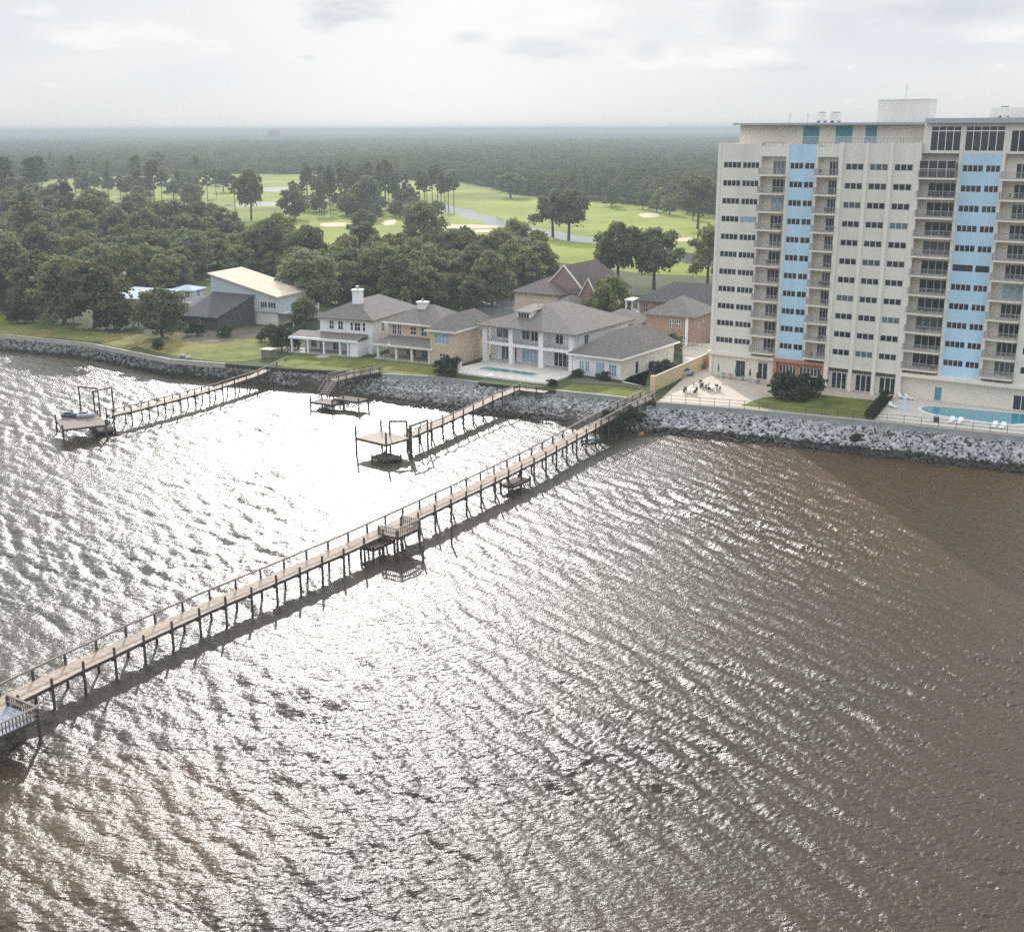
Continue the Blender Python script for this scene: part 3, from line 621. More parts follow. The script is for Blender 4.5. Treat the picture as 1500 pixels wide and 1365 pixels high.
# ------------------------------------------------------------------ houses on the shore
def house_lw(loc, ang, label): return thing('house', loc, R(ang), label, 'house')
H4 = house_lw(at(426, 516, 3.0), -23, 'white two storey house with a tall white chimney and a long white porch')
def build_h4(r):
    ops = [(6.6, 7.6, 4.4, 6.1), (8.6, 9.7, 4.4, 6.1), (11.4, 11.95, 4.4, 6.0), (12.3, 13.6, 4.4, 6.0), (14.1, 14.7, 4.4, 6.0)]
    low = [(2.2, 3.4, .5, 2.5), (4.2, 5.2, .3, 2.5), (7.2, 8.8, .3, 2.5), (10.2, 11.0, .2, 2.5), (12.0, 13.0, .5, 2.4)]
    m = MB(); m.panel(Tfront(4), 4.5, 16.1, 3.0, 6.7, ops); m.panel(Tfront(4), .8, 16.1, 0, 3.0, low)
    m.panel(Tright(16.1), 4, 22, 0, 6.7, [(8, 9, 3.9, 5.6), (14, 15, 3.9, 5.6)]); m.quad((4.5,4,0),(4.5,22,0),(4.5,22,6.7),(4.5,4,6.7)); m.quad((4.5,22,0),(16.1,22,0),(16.1,22,6.7),(4.5,22,6.7)); m.quad((.8,4,0),(.8,14,0),(.8,14,3),(.8,4,3))
    m.build('wall', M_white, r)
    for a, b, c, d in ops+low: window(r, a, 4, c, b-a, d-c, 2 if b-a > .8 else 1, 2, frame=M_white, fw=.08)
    for y in (8, 14): window(r, 16.1, y, 3.9, 1, 1.7, 2, 2, frame=M_white, rot=R(90), fw=.08)
    m = MB(); m.hip(3.6, 17.0, 3.1, 23.0, 6.75, 3.0, 5.4); m.build('roof', M_shing, r)
    ch = MB(); ch.box(10.1, 7.3, 7.2, 11.7, 8.9, 11.6); ch.box(9.95, 7.15, 11.6, 11.85, 9.05, 11.9); c = ch.build('chimney', M_white, r)
    m = MB(); m.bar((10.9, 8.1, 11.9), (10.9, 8.1, 12.5), .28, 10); m.bar((10.9, 8.1, 12.5), (10.9, 8.1, 12.62), .42, 10, .1); m.build('chimney_cap', M_rail, c)
    m = MB(); m.quad((-.2,-.2,3.2),(15.3,-.2,3.2),(15.3,4,3.85),(-.2,4,3.85)); m.box(-.2,-.2,2.95,15.3,3.99,3.19); m.build('porch_roof', M_shing, r)
    m = MB(); m.box(-.25,-.25,2.78,15.35,-.06,3.22); m.build('porch_fascia', M_white, r)
    m = MB(); m.box(-.3, -.4, 0, 15.3, 4, .22); m.build('porch_floor', M_conc, r)
    for x in (.3, 4.0, 7.6, 11.2, 13.0, 15.0):
        m = MB(); m.box(x-.17, -.05, .22, x+.17, .29, 2.95); m.build('porch_column', M_white, r)
    m = MB(); m.box(13.4, .1, .22, 15.2, 4, 2.9); m.build('porch_room', M_white, r)
    m = MB(); m.box(7.3, -3.0, 0, 9.5, -.4, .08); m.build('porch_step', M_conc, r)
build_h4(H4)
H5 = house_lw(at(552, 525, 3.0), -29, 'beige two storey house with a grey hip roof, squat chimney and recessed porch')
def build_h5(r):
    up = [(1.0, 1.9, 4.1, 6.0), (2.2, 3.0, 4.1, 6.0), (5.2, 6.5, 4.4, 5.9), (7.6, 8.9, 4.3, 6.0), (10.4, 11.3, 4.5, 5.9)]
    lo = [(4.2, 6.2, .2, 2.5), (7.6, 9.6, .2, 2.5), (10.2, 11.9, .2, 2.5)]
    fr_ = [(13.4, 16.5, 4.0, 6.0), (14.4, 16.3, .3, 2.3)]
    m = MB(); m.panel(Tfront(4), .2, 12.4, 0, 6.5, up+lo); m.panel(Tfront(-.3), 12.4, 17.4, 0, 6.5, fr_); m.quad((12.4,-.3,0),(12.4,4,0),(12.4,4,6.5),(12.4,-.3,6.5))
    m.quad((.2,4,0),(.2,14,0),(.2,14,6.5),(.2,4,6.5)); m.quad((.2,14,0),(17.4,14,0),(17.4,14,6.5),(.2,14,6.5)); m.build('wall', M_beige, r)
    m = MB(); m.panel(Tright(17.4), -.3, 14, 0, 6.5, [(9.6, 10.6, 3.9, 5.6)]); m.build('side_wall', M_beige, r)
    for a, b, c, d in up: window(r, a, 4, c, b-a, d-c, 2, 2, frame=M_white, fw=.08)
    for a, b, c, d in lo: window(r, a, 4, c, b-a, d-c, 3, 1, frame=M_white, name='glass_door', fw=.08)
    window(r, 13.4, -.3, 4.0, 3.1, 2.0, 4, 2, M_glassc, M_white, fw=.08); window(r, 14.4, -.3, .3, 1.9, 2.0, 3, 3, None, M_white, fw=.1)
    window(r, 17.4, 9.6, 3.9, 1, 1.7, 1, 2, frame=M_white, rot=R(90))
    m = MB(); m.hip(-.7, 13.4, 3.2, 15, 6.55, 3.1, 5.9); m.hip(11.8, 18.2, -1.0, 14.8, 6.552, 2.6, 3.2); m.build('roof', M_shing, r)
    m = MB(); m.box(-.72, 3.12, 6.3, 11.8, 3.26, 6.58); m.box(11.75, -1.08, 6.3, 18.25, -.94, 6.58); m.box(18.14, -1, 6.3, 18.28, 14.8, 6.58); m.build('eaves', M_offw, r)
    ch = MB(); ch.box(4.5, 7.5, 7.6, 6.3, 8.9, 9.9); ch.box(4.35, 7.35, 9.9, 6.45, 9.05, 10.2); c = ch.build('chimney', M_offw, r)
    m = MB(); m.bar((5.4, 8.2, 10.2), (5.4, 8.2, 10.8), .3, 10, .12); m.build('chimney_cap', M_rail, c)
    m = MB(); m.quad((-.5,-.4,2.95),(13.0,-.4,2.95),(12.39,3.99,4.0),(.3,3.99,4.0)); m.box(-.5,-.4,2.7,13.0,3.9,2.93); m.build('porch_roof', M_shing, r)
    m = MB(); m.box(-.56,-.5,2.62,13.05,-.38,2.98); m.build('porch_fascia', M_offw, r)
    m = MB(); m.box(-.3, -.6, 0, 12.4, 4, .2); m.build('porch_floor', M_conc, r)
    for x in (.4, 4.6, 8.1, 12.0):
        m = MB(); m.box(x-.2, -.2, .2, x+.2, .2, 2.7); m.build('porch_column', M_offw, r)
build_h5(H5)
H6 = house_lw(at(707, 530, 3.0), -35, 'large white house with two storey columned balconies and a dormer, right behind the small pool')
def build_h6(r):
    u1 = [(7.2, 8.9, 4.6, 6.4), (9.2, 12.2, 4.5, 6.5), (14.6, 16.2, 4.5, 6.4)]
    l1 = [(2.5, 6.0, .35, 2.9), (7.2, 12.4, .35, 3.0), (14.3, 18.9, .35, 3.0)]
    bk = 2.6
    m = MB(); m.panel(Tfront(bk), 0, 19.8, 0, 6.9, u1+l1+[(1.4, 5.4, 4.5, 6.3)]); m.panel(Tright(19.8), bk, 20, 0, 6.9, [(4.2, 5.6, 4.6, 6.3)]); m.quad((0,bk,0),(0,20,0),(0,20,6.9),(0,bk,6.9)); m.quad((0,20,0),(19.8,20,0),(19.8,20,6.9),(0,20,6.9)); m.build('wall', M_white, r)
    for a, b, c, d in u1: window(r, a, bk, c, b-a, d-c, 2 if b-a < 2 else 4, 1, frame=M_white, fw=.1)
    window(r, 1.4, bk, 4.5, 4.0, 1.8, 3, 1, M_glassb, M_white, fw=.1); window(r, 19.8, 4.2, 4.6, 1.4, 1.7, 2, 1, frame=M_white, rot=R(90))
    for i, (a, b, c, d) in enumerate(l1): window(r, a, bk, c, b-a, d-c, (4, 6, 5)[i], 1, (M_glassb, M_glassc, None)[i], M_white, 'glass_door', fw=.1)
    for x0, x1 in ((0, 1.0), (6.0, 6.85), (12.6, 13.6), (19.05, 19.9)):
        m = MB(); m.box(x0, -.02, .3, x1, .8, 3.55); m.box(x0, -.02, 4.1, x1, .8, 6.75); m.build('column', M_white, r)
    m = MB(); m.box(-.1, -.1, 3.552, 20.0, bk-.01, 4.1); m.build('balcony', M_white, r)
    m = MB(); m.box(1.0, .2, 5.0, 19.0, .26, 5.06)
    for i in range(90):
        x = 1.05+i*.2
        if any(a-.05 < x < b for a, b in ((6.0, 6.85), (12.6, 13.6))): continue
        m.box(x, .21, 4.1, x+.025, .25, 5.0)
    m.build('balcony_railing', M_rail, r)
    m = MB(); m.box(-.15, -.15, 6.75, 20.0, bk, 6.95); m.build('eaves', M_white, r)
    rf = MB(); rf.hip(-1.0, 20.9, -1.0, 21, 7.15, 3.7, 8.5); roof = rf.build('roof', M_shing, r)
    d = MB(); d.panel(Tfront(2.4), 6.2, 9.2, 8.1, 9.7, [(6.5, 8.9, 8.6, 9.5)]); d.quad((9.2,2.4,8.1),(9.2,7.5,8.1),(9.2,7.5,9.7),(9.2,2.4,9.7)); d.quad((6.2,2.4,8.1),(6.2,7.5,8.1),(6.2,7.5,9.7),(6.2,2.4,9.7)); dm = d.build('dormer', M_white, r)
    m = MB(); m.quad((5.8,1.9,9.8),(9.6,1.9,9.8),(9.6,8.6,10.4),(5.8,8.6,10.4)); m.box(5.8,1.9,9.68,9.6,2.1,9.79); m.build('dormer_roof', M_shing, dm); window(dm, 6.5, 2.4, 8.6, 2.4, .9, 4, 1, frame=M_white)
    # single storey wing with its gable roof and side wall
    wops = [(21.4, 22.3, .6, 2.5), (22.6, 23.4, .6, 2.5), (24.8, 26.5, .4, 2.6), (27.4, 28.9, .5, 2.5)]
    m = MB(); m.panel(Tfront(0), 20.0, 29.7, 0, 3.6, wops); m.build('wing_wall', M_white, r)
    m = MB(); m.panel(Tright(29.7), 0, 20, 0, 3.6, [(5.5, 6.6, 0.1, 2.3), (13, 17.5, .1, 2.6)]); m.quad((29.7,20,0),(20,20,0),(20,20,3.6),(29.7,20,3.6)); m.build('wing_wall', M_offw, r)
    window(r, 29.7, 5.5, .1, 1.1, 2.2, 1, 1, M_glass, M_white, 'door', rot=R(90)); window(r, 29.7, 13, .1, 4.5, 2.5, 4, 4, M_offw, M_white, 'garage_door', rot=R(90))
    for a, b, c, d_ in wops: window(r, a, 0, c, b-a, d_-c, 2 if b-a < 1.2 else 3, 1, M_glassc, M_white, fw=.09)
    m = MB(); m.hip(19.2, 30.4, -.8, 21, 3.75, 3.7, 5.6); m.build('wing_roof', M_shing, r)
    m = MB(); m.box(19.15, -.9, 3.5, 30.45, -.76, 3.78); m.box(30.36, -.8, 3.5, 30.5, 21, 3.78); m.build('wing_eaves', M_white, r)
    m = MB(); m.box(-.2, -.3, 0, 20.0, bk, .3); m.build('porch_floor', M_pooldeck, r)
    # raised pool terrace in front
build_h6(H6)
def local(o_, u, v, z=0.0):
    a = o_.rotation_euler.z; return o_.location+Vector((u*math.cos(a)-v*math.sin(a), u*math.sin(a)+v*math.cos(a), z))
pt = thing('pool_terrace', H6.location, R(-35), 'raised pale terrace with a small dark teal pool in front of the white house', 'terrace')
m = MB(); PT = [(1.0, -.35), (20.4, -.35), (21.2, -4.0), (21.5, -10.6), (19.3, -11.0), (3.2, -12.0), (0.4, -7.0)]
m.prism(PT, .02, .3); m.build('slab', M_pooldeck, pt)
m = MB(); m.box(4.3, -7.8, .3, 16.2, -4.9, .42); m.build('pool_kerb', M_pooldeck, pt)
m = MB(); m.box(4.6, -7.5, .41, 15.9, -5.2, .46); m.build('pool_water', M_poold, pt)
def fence(name, pts, h, label, cat, pm, step=2.2, rails=(1.0, .12), pr=.035, fill=None, fm=None, group=None):
    """post and rail fence along world points"""
    root = thing(name, pts[0], 0, label, cat, group); o0 = Vector(pts[0]); posts = 0
    rl = MB(); fl = MB(); pm_ = None
    for a, b in zip(pts, pts[1:]):
        a = Vector(a)-o0; b = Vector(b)-o0; ln = (b-a).length; k = max(1, round(ln/step))
        for i in range(k):
            p = lerp(a, b, i/k)
            q = MB(); q.box(-pr, -pr, 0, pr, pr, h)
            if pm_ is None: pm_ = q.mesh('post'); pm_.materials.append(pm)
            link('post', pm_, root, p); posts += 1
        for f_ in rails: rl.bar(a+Vector((0, 0, h*f_-.03)), b+Vector((0, 0, h*f_-.03)), .03, 4)
        if fill == 'glass' or fill == 'board': fl.plank(a+Vector((0, 0, h*.95)), b+Vector((0, 0, h*.95)), .03, h*.85)
        elif fill:
            n = int(ln/fill)
            for i in range(n): q = lerp(a, b, (i+.5)/n); fl.box(q.x-.012, q.y-.012, .1, q.x+.012, q.y+.012, h*.97)
    rl.build('rail', pm, root)
    if fl.v: fl.build('infill', fm or pm, root)
    return root
fence('pool_fence', [local(H6, *p, .3) for p in ((21.3,-4.2),(21.4,-10.5),(19.3,-10.9),(3.3,-11.9),(.6,-7.2))], 1.1, 'white picket pool fence round the terrace of the large white house', 'fence', M_white, 2.0, fill=.22)
# low houses half hidden among the trees on the left
H3 = house_lw(at(380, 476, 3.0), -23, 'modern blue grey house with a slanting pale roof and a big dark hip roof')
def build_h3(r):
    o_ = [(0.6, 2.3, 3.9, 5.2), (2.7, 4.6, 3.9, 5.2)]
    m = MB(); m.panel(Tfront(0), -12.4, 5.0, 3.0, 6.4, o_)
    m.quad((-12.4,0,6.4),(5,0,6.4),(5,0,6.55),(-12.4,0,10.8)); m.quad((-12.4,0,3),(-12.4,12,3),(-12.4,12,10.8),(-12.4,0,10.8)); m.quad((5,0,3),(5,12,3),(5,12,6.55),(5,0,6.55)); m.quad((-12.4,12,3),(5,12,3),(5,12,6.55),(-12.4,12,10.8)); m.quad((-12.4,0,3),(5,0,3),(5,12,3),(-12.4,12,3)); m.build('wall', M_tealw, r)
    for a, b, c, d in o_: window(r, a, 0, c, b-a, d-c, 3, 1, frame=M_white)
    m = MB(); m.quad((-12.9,-.6,11.1),(5.6,-.6,6.6),(5.6,12.6,6.6),(-12.9,12.6,11.1)); m.quad((-12.9,-.6,10.85),(5.6,-.6,6.35),(5.6,-.6,6.6),(-12.9,-.6,11.1)); m.quad((5.6,-.6,6.35),(5.6,12.6,6.35),(5.6,12.6,6.6),(5.6,-.6,6.6)); m.quad((-12.9,-.6,10.85),(-12.9,12.6,10.85),(-12.9,12.6,11.1),(-12.9,-.6,11.1)); m.build('roof', M_membr, r)
    m = MB(); m.box(-11.5, .6, 0, 4.6, 11.4, 3.0); m.build('ground_floor', M_offw, r)
    m = MB(); m.box(5.02, .2, 2.8, 9.0, 11, 3.0); m.box(8.9, .2, 3.0, 9.0, 11, 4.0); m.build('deck', M_tealw, r)
    for y in (.3, 10.5):
        m = MB(); m.box(8.7, y, 0, 8.95, y+.25, 2.8); m.build('deck_post', M_offw, r)
    m = MB(); R1, R2, F1, F2, L1 = (-11.8,-.1,6.9), (-.6,-.1,6.7), (-13.2,-10.5,2.9), (-3.4,-10.5,2.9), (-19.5,-3.2,2.9)
    m.quad(F1, F2, R2, R1); m.quad(L1, F1, R1); m.quad(F1, (F1[0], F1[1], 2.65), (F2[0], F2[1], 2.65), F2); m.quad(L1, (L1[0], L1[1], 2.65), (F1[0], F1[1], 2.65), F1); m.build('hip_roof', M_shingd, r)
    m = MB(); m.quad((-12.6,-9.8,0),(-3.9,-9.8,0),(-3.9,-9.8,2.9),(-12.6,-9.8,2.9)); m.quad((-3.9,-9.8,0),(-1,-.1,0),(-1,-.1,6.5),(-3.9,-9.8,2.9)); m.quad((-18.8,-3.2,0),(-12.6,-9.8,0),(-12.6,-9.8,2.7),(-18.8,-3.2,2.7)); m.build('porch_wall', M_shingd, r)
build_h3(H3)
H2 = house_lw(at(163, 452, 3.0), -24, 'low brick house with a flat pale blue metal roof among the trees on the left')
def build_h2(r):
    m = MB(); m.panel(Tfront(0), 0, 13.5, 0, 3, [(2, 4, .8, 2.4), (6, 8.4, .2, 2.4), (10, 12, .8, 2.4)]); m.panel(Tright(13.5), 0, 9, 0, 3, [(3, 5, .8, 2.2)]); m.quad((0,0,0),(0,9,0),(0,9,3),(0,0,3)); m.quad((0,9,0),(13.5,9,0),(13.5,9,3.6),(0,9,3.6)); m.build('wall', M_redbr, r)
    for a in (2, 10): window(r, a, 0, .8, 2, 1.6, 2, 1, frame=M_white)
    window(r, 6, 0, .2, 2.4, 2.2, 3, 1, frame=M_white, name='glass_door')
    window(r, 13.5, 3, .8, 2, 1.4, 2, 1, frame=M_white, rot=R(90))
    m = MB(); m.quad((-.9,-1.2,3.0),(14.2,-1.2,3.0),(14.2,10,4.1),(-.9,10,4.1)); m.box(-.9,-1.2,2.75,14.2,-1.0,2.99); m.quad((14.2,-1.2,2.75),(14.2,10,2.85),(14.2,10,4.1),(14.2,-1.2,3.0)); m.build('roof', M_metal, r)
build_h2(H2)
def simple_house(px, z, ang, W, D, Hh, rh, roofm, wallm, label, rt='hip'):
    r = house_lw(at(*px, z), ang, label)
    n = max(2, int(W/4)); o_ = [(W*(i+.3)/n, W*(i+.7)/n, .9, 2.3) for i in range(n)]
    if Hh > 4.5: o_ += [(a, b, 3.8, 5.2) for a, b, _, _ in o_]
    m = MB(); m.panel(Tfront(0), 0, W, 0, Hh, o_); s_ = [(D*.4, D*.6, .9, 2.3)]; m.panel(Tright(W), 0, D, 0, Hh, s_); m.quad((0,0,0),(0,D,0),(0,D,Hh),(0,0,Hh)); m.quad((0,D,0),(W,D,0),(W,D,Hh),(0,D,Hh)); m.build('wall', wallm, r)
    for a, b, c, d in o_: window(r, a, 0, c, b-a, d-c, 2, 2, frame=M_white)
    window(r, W, D*.4, .9, D*.2, 1.4, 2, 2, frame=M_white, rot=R(90))
    m = MB()
    if rt == 'hip': m.hip(-.6, W+.6, -.6, D+.6, Hh+.1, rh)
    else:
        m.gable(-.5, W+.5, -.6, D+.6, Hh+.1, rh); 
        m.quad((0,0,Hh),(0,D,Hh),(0,D/2,Hh+rh)); m.quad((W,0,Hh),(W,D,Hh),(W,D/2,Hh+rh))
    m.build('roof', roofm, r)
    return r
simple_house((28, 430), 3, -20, 12, 9, 3.2, 2.2, M_offw, M_offw, 'small pale roofed house at the left edge behind the trees', 'gable')
simple_house((112, 424), 3, -15, 16, 9, 3.2, 2.0, M_conc, M_beige, 'pale roofed house glimpsed between trees left of the brick house')
simple_house((250, 440), 3, -15, 6.5, 6, 2.6, 1.0, M_metal, M_tealw, 'small blue grey roofed shed right behind the metal roofed brick house')
# brown roofed house behind
H7 = house_lw(at(775, 463, 3.0), -33, 'rambling brown roofed house with several gables behind the large white house')
def build_h7(r):
    m = MB(); m.box(-4, 0, 0, 8, 12, 5.4); m.box(8.02, 4, 0, 15, 20, 5.2); m.box(9, -6, 0, 15, 3.98, 3.4); m.build('wall', M_beige, r)
    m = MB(); m.hip(-4.8, 9.0, -.8, 12.8, 5.5, 3.2); m.build('roof', M_shingb, r)
    m = MB(); m.hip(5.5, 16, 3.2, 21, 5.6, 5.6); m.build('roof', M_shingb, r)
    m = MB(); m.gable(1.5, 12.5, 4, 20, 6.2, 5.6, 'y'); m.build('gable_roof', M_shingb, r); m = MB(); m.quad((1.9,4.1,6.2),(12.1,4.1,6.2),(7,4.1,11.6)); m.box(1.7, 4.1, 5.0, 12.3, 18, 6.19); m.build('gable_wall', mat('pinkish_brick', (.27, .18, .155), .9, .2, 2.5), r)
    m = MB()
    m.plank((1.3, 3.9, 6.1), (7, 3.9, 11.9), .35, .35); m.plank((7, 3.9, 11.9), (12.7, 3.9, 6.1), .35, .35); m.build('gable_trim', M_offw, r)
    m = MB(); m.gable(12.6, 16.8, 1.8, 9, 5.7, 3.6, 'y'); m.build('gable_roof', M_shingb, r); m = MB(); m.quad((12.8,2.0,5.7),(16.6,2.0,5.7),(14.7,2.0,9.1)); m.box(12.8, 2.01, 0, 16.6, 3.9, 5.69); m.build('gable_wall', mat('pinkish_brick', (.27, .18, .155)), r)
    m = MB(); m.plank((12.4, 1.7, 5.6), (14.7, 1.7, 9.5), .3, .3); m.plank((14.7, 1.7, 9.5), (17.0, 1.7, 5.6), .3, .3); m.build('gable_trim', M_offw, r)
    m = MB(); m.hip(8.4, 15.6, -6.6, 3.1, 3.5, 2.4); m.build('roof', M_shing, r)
    for x in (13.2, 14.3, 15.4): window(r, x, 1.96, 2.8, .9, 1.8, 1, 2, frame=M_white)
    for x in (-2.5, 1, 4.5): window(r, x, -.05, 3.2, 1.4, 1.5, 2, 2, frame=M_white)
build_h7(H7)
H8 = house_lw(at(945, 503, 3.0), -30, 'brown brick two storey house with a grey hip roof beside the tower')
def build_h8(r):
    o_ = [(5.2, 6.1, 3.7, 5.3), (6.6, 7.5, 3.7, 5.3), (3.0, 4.6, .6, 2.2), (7.4, 9.0, .4, 2.2)]
    m = MB(); m.panel(Tfront(0), 0, 10.3, 0, 6.0, o_); m.panel(Tright(10.3), 0, 12, 0, 6.0, [(2.5, 3.4, 3.7, 5.3), (5, 5.9, 3.7, 5.3)]); m.quad((0,0,0),(0,12,0),(0,12,6),(0,0,6)); m.quad((0,12,0),(10.3,12,0),(10.3,12,6),(0,12,6)); m.build('wall', M_brick, r)
    for a, b, c, d in o_: window(r, a, 0, c, b-a, d-c, 2, 2, frame=M_white, fw=.1)
    for y in (2.5, 5): window(r, 10.3, y, 3.7, .9, 1.6, 2, 2, frame=M_white, rot=R(90))
    m = MB(); m.box(8.6, -.12, 0, 9.2, -.01, 6.0); m.build('downpipe', M_white, r)
    m = MB(); m.hip(-.6, 10.9, -.6, 12.6, 6.1, 3.2); m.build('roof', M_shing, r)
build_h8(H8)
H9 = house_lw(local(H8, -8, 15), -30, 'brick house with a dark charcoal roof and white corner balcony behind the brown brick house')
def build_h9(r):
    o_ = [(.8, 1.8, 4.0, 5.8), (.8, 1.8, .8, 2.4), (4, 5.2, 4, 5.6)]
    m = MB(); m.panel(Tfront(0), 0, 20, 0, 6.4, o_); m.quad((0,0,0),(0,11,0),(0,11,6.4),(0,0,6.4)); m.quad((20,0,0),(20,11,0),(20,11,6.4),(20,0,6.4)); m.quad((0,11,0),(20,11,0),(20,11,6.4),(0,11,6.4)); m.build('wall', M_brick, r)
    for a, b, c, d in o_: window(r, a, 0, c, b-a, d-c, 2, 2, frame=M_white)
    m = MB(); m.hip(-1, 21, -1, 12, 6.5, 3.6); m.build('roof', M_shingd, r)
    m = MB(); m.box(-3.6, -.2, 3.0, -.02, 3.5, 3.3); m.build('balcony', M_white, r); m = MB(); m.box(-3.6, -.2, 6.1, -.02, 3.5, 6.4); m.build('balcony_roof', M_white, r)
    for x, y in ((-3.4, 0), (-.4, -.1), (-3.4, 3.2)):
        m = MB(); m.box(x, y, 0, x+.25, y+.25, 3.0); m.box(x, y, 3.3, x+.25, y+.25, 6.1); m.build('balcony_column', M_white, r)
build_h9(H9)
H10 = simple_house((868, 492), 3, -30, 10, 9, 3.2, 2.2, M_shing, M_beige, 'low beige garage with a grey hip roof behind the large white house')

# ------------------------------------------------------------------ riprap: thousands of rocks nobody could count
def rock_mesh(name, zones, m, seed):
    rng = np.random.default_rng(seed)
    bm = bmesh.new(); bmesh.ops.create_icosphere(bm, subdivisions=1, radius=1.0)
    bv = np.array([v.co[:] for v in bm.verts]); bf = np.array([[v.index for v in f.verts] for f in bm.faces]); bm.free()
    Vs, Fs = [], []; off = 0
    for (i0, i1, s0, s1, dens, r0, r1) in zones:
        for i in range(i0, i1):
            a0, a1, b0, b1 = tb[i], tb[i+1], bb[i], bb[i+1]
            area = (a1-a0).length*((a0-b0).length+(a1-b1).length)/2*(s1-s0)
            n = min(9000, int(area*dens))
            t = rng.random(n); s_ = s0+(s1-s0)*rng.random(n)
            A0, A1, B0, B1 = [np.array(q) for q in (a0, a1, b0, b1)]
            T_ = A0+(A1-A0)*t[:, None]; T_[:, 2] -= 0.75; B_ = B0+(B1-B0)*t[:, None]; Pp = T_+(B_-T_)*s_[:, None]
            r = r0+(r1-r0)*rng.random(n)**2
            for k in range(n):
                sc = r[k]*(0.65+0.7*rng.random(3)); q = bv*(0.75+0.5*rng.random((len(bv), 1)))*sc
                c, s2 = math.cos(6.28*t[k]*17), math.sin(6.28*t[k]*17)
                q = np.stack([q[:, 0]*c-q[:, 1]*s2, q[:, 0]*s2+q[:, 1]*c, q[:, 2]*.8], -1)+Pp[k]+[0, 0, .05]
                Vs.append(q); Fs.append(bf+off); off += len(bv)
    tag(link(name, npmesh(name, np.vstack(Vs), np.vstack(Fs), m)), kind='stuff')
# indices of tb: 0 far left .. 11 = end of the left part, 12 = start of the tower wall
rock_mesh('pale_rock_bank', [(12, 17, 0.0, 0.74, 11, .13, .36), (7, 12, 0.0, 0.5, 5, .13, .36)], M_rockp, 3)
rock_mesh('grey_rock_bank', [(1, 12, 0.0, 0.8, 7, .13, .38)], M_rockm, 4)
rock_mesh('dark_rock_edge', [(1, 17, 0.66, 1.15, 5.5, .13, .42)], M_rockd, 5)

# sea walls with a coping
def seawall(name, pts, zt, h, label, capm, wallm, wid=.5):
    root = thing(name, pts[0], 0, label, 'sea wall'); o0 = Vector(pts[0]); m = MB(); c = MB()
    for a, b_ in zip(pts, pts[1:]):
        a = Vector((a[0], a[1], zt))-o0; b_ = Vector((b_[0], b_[1], zt))-o0; d = (b_-a).normalized()*.05
        m.plank(a-Vector((0, 0, .02)), b_-Vector((0, 0, .02)), wid-.1, h); c.plank(a-d, b_+d, wid, .18)
    m.build('wall', wallm, root); c.build('coping', capm, root); return root
seawall('sea_wall', TOP[11:], 3.42, 1.5, 'long grey sea wall with pale coping below the tower terrace and pool', M_conc, M_wallc, .7)
seawall('sea_wall', TOP[0:5], 3.12, .9, 'low pale edging wall along the lawns at the far left of the shore', M_conc, M_conc, .4)
seawall('sea_wall', TOP[6:9], 3.1, .8, 'low wall under the lawn of the beige house and the pool terrace', M_wallc, M_wallc, .4)
seawall('sea_wall', TOP[9:11], 3.12, .8, 'low white edged wall along the bright garden lawn right of the pool', M_conc, M_wallc, .4)
# railing on the sea wall, with dark thin posts
rp = [lerp(TOP[i], TOP[i+1], t) for i in range(11, 16) for t in (0,)] + [TOP[16]]
fence('terrace_railing', [Vector((p.x, p.y, 3.43)) for p in rp], 1.15, 'long thin dark railing on the sea wall in front of the tower', 'railing', M_dark, 2.3, rails=(1.0, .55, .12), pr=.03)
# pool railing behind the deck and hedge
fence('pool_railing', terr([(1326, 577), (1400, 580), (1520, 595), (1660, 610)]), 1.2, 'grey pool railing along the foot of the tower', 'railing', M_rail, 1.8, fill=.2, pr=.035)
pl = thing('swimming_pool', at(1425, 605, 3.2), 0, 'long bright turquoise swimming pool on the deck below the tower', 'swimming pool')
def ppoly(px): return [Vector((p.x, p.y, 0))-Vector((pl.location.x, pl.location.y, 0)) for p in [at(x, y, 3.22) for x, y in px]]
po = ppoly(smoothpoly([(1349,600),(1357,596),(1375,596.5),(1440,602),(1530,610),(1640,621),(1645,630),(1530,620),(1485,622),(1440,618),(1372,608)], 3))
m = MB(); m.quad(*[(p.x, p.y, .075) for p in po]); m.build('water', M_pool, pl)
m = MB(); cen = sum(po, Vector())/len(po)
for i in range(len(po)):
    a, b_ = po[i], po[(i+1) % len(po)]; oa, ob = a+(a-cen).normalized()*.4, b_+(b_-cen).normalized()*.4
    m.quad((a.x,a.y,.09),(b_.x,b_.y,.09),(ob.x,ob.y,.09),(oa.x,oa.y,.09)); m.quad((oa.x,oa.y,.0),(ob.x,ob.y,.0),(ob.x,ob.y,.09),(oa.x,oa.y,.09))
m.build('kerb', M_white, pl)
# tan wall between the pier and the tower
a_, b_ = at(956, 573, 3.2), at(1037, 536, 3.2)
tw = thing('boundary_wall', a_, 0, 'tall tan wall running from the long pier up to the tower corner', 'wall')
m = MB(); m.plank((0, 0, 2.3), (b_-a_)+Vector((0, 0, 2.3)), .3, 2.3); m.build('wall', M_tan, tw)
m = MB(); m.plank((0, 0, 2.42), (b_-a_)+Vector((0, 0, 2.42)), .42, .12); m.build('coping', M_conc, tw)
m = MB(); m.box(-.35, -.35, 0, .35, .35, 2.6); m.build('end_pillar', M_tan, tw)
fence('wood_screen', [b_+Vector((.3, -.2, 0)), at(1040, 543, 3.2)+Vector((-.6, .3, 0))], 2.1, 'short wooden screen coloured sunlit orange between the tan wall and the tower corner', 'fence', mat('sunlit_orange_wood', (.45, .22, .08), .8), 1.0, fill='board', fm=mat('sunlit_orange_wood', (.45, .22, .08)))  # the orange of the sunlight is put into the wood colour
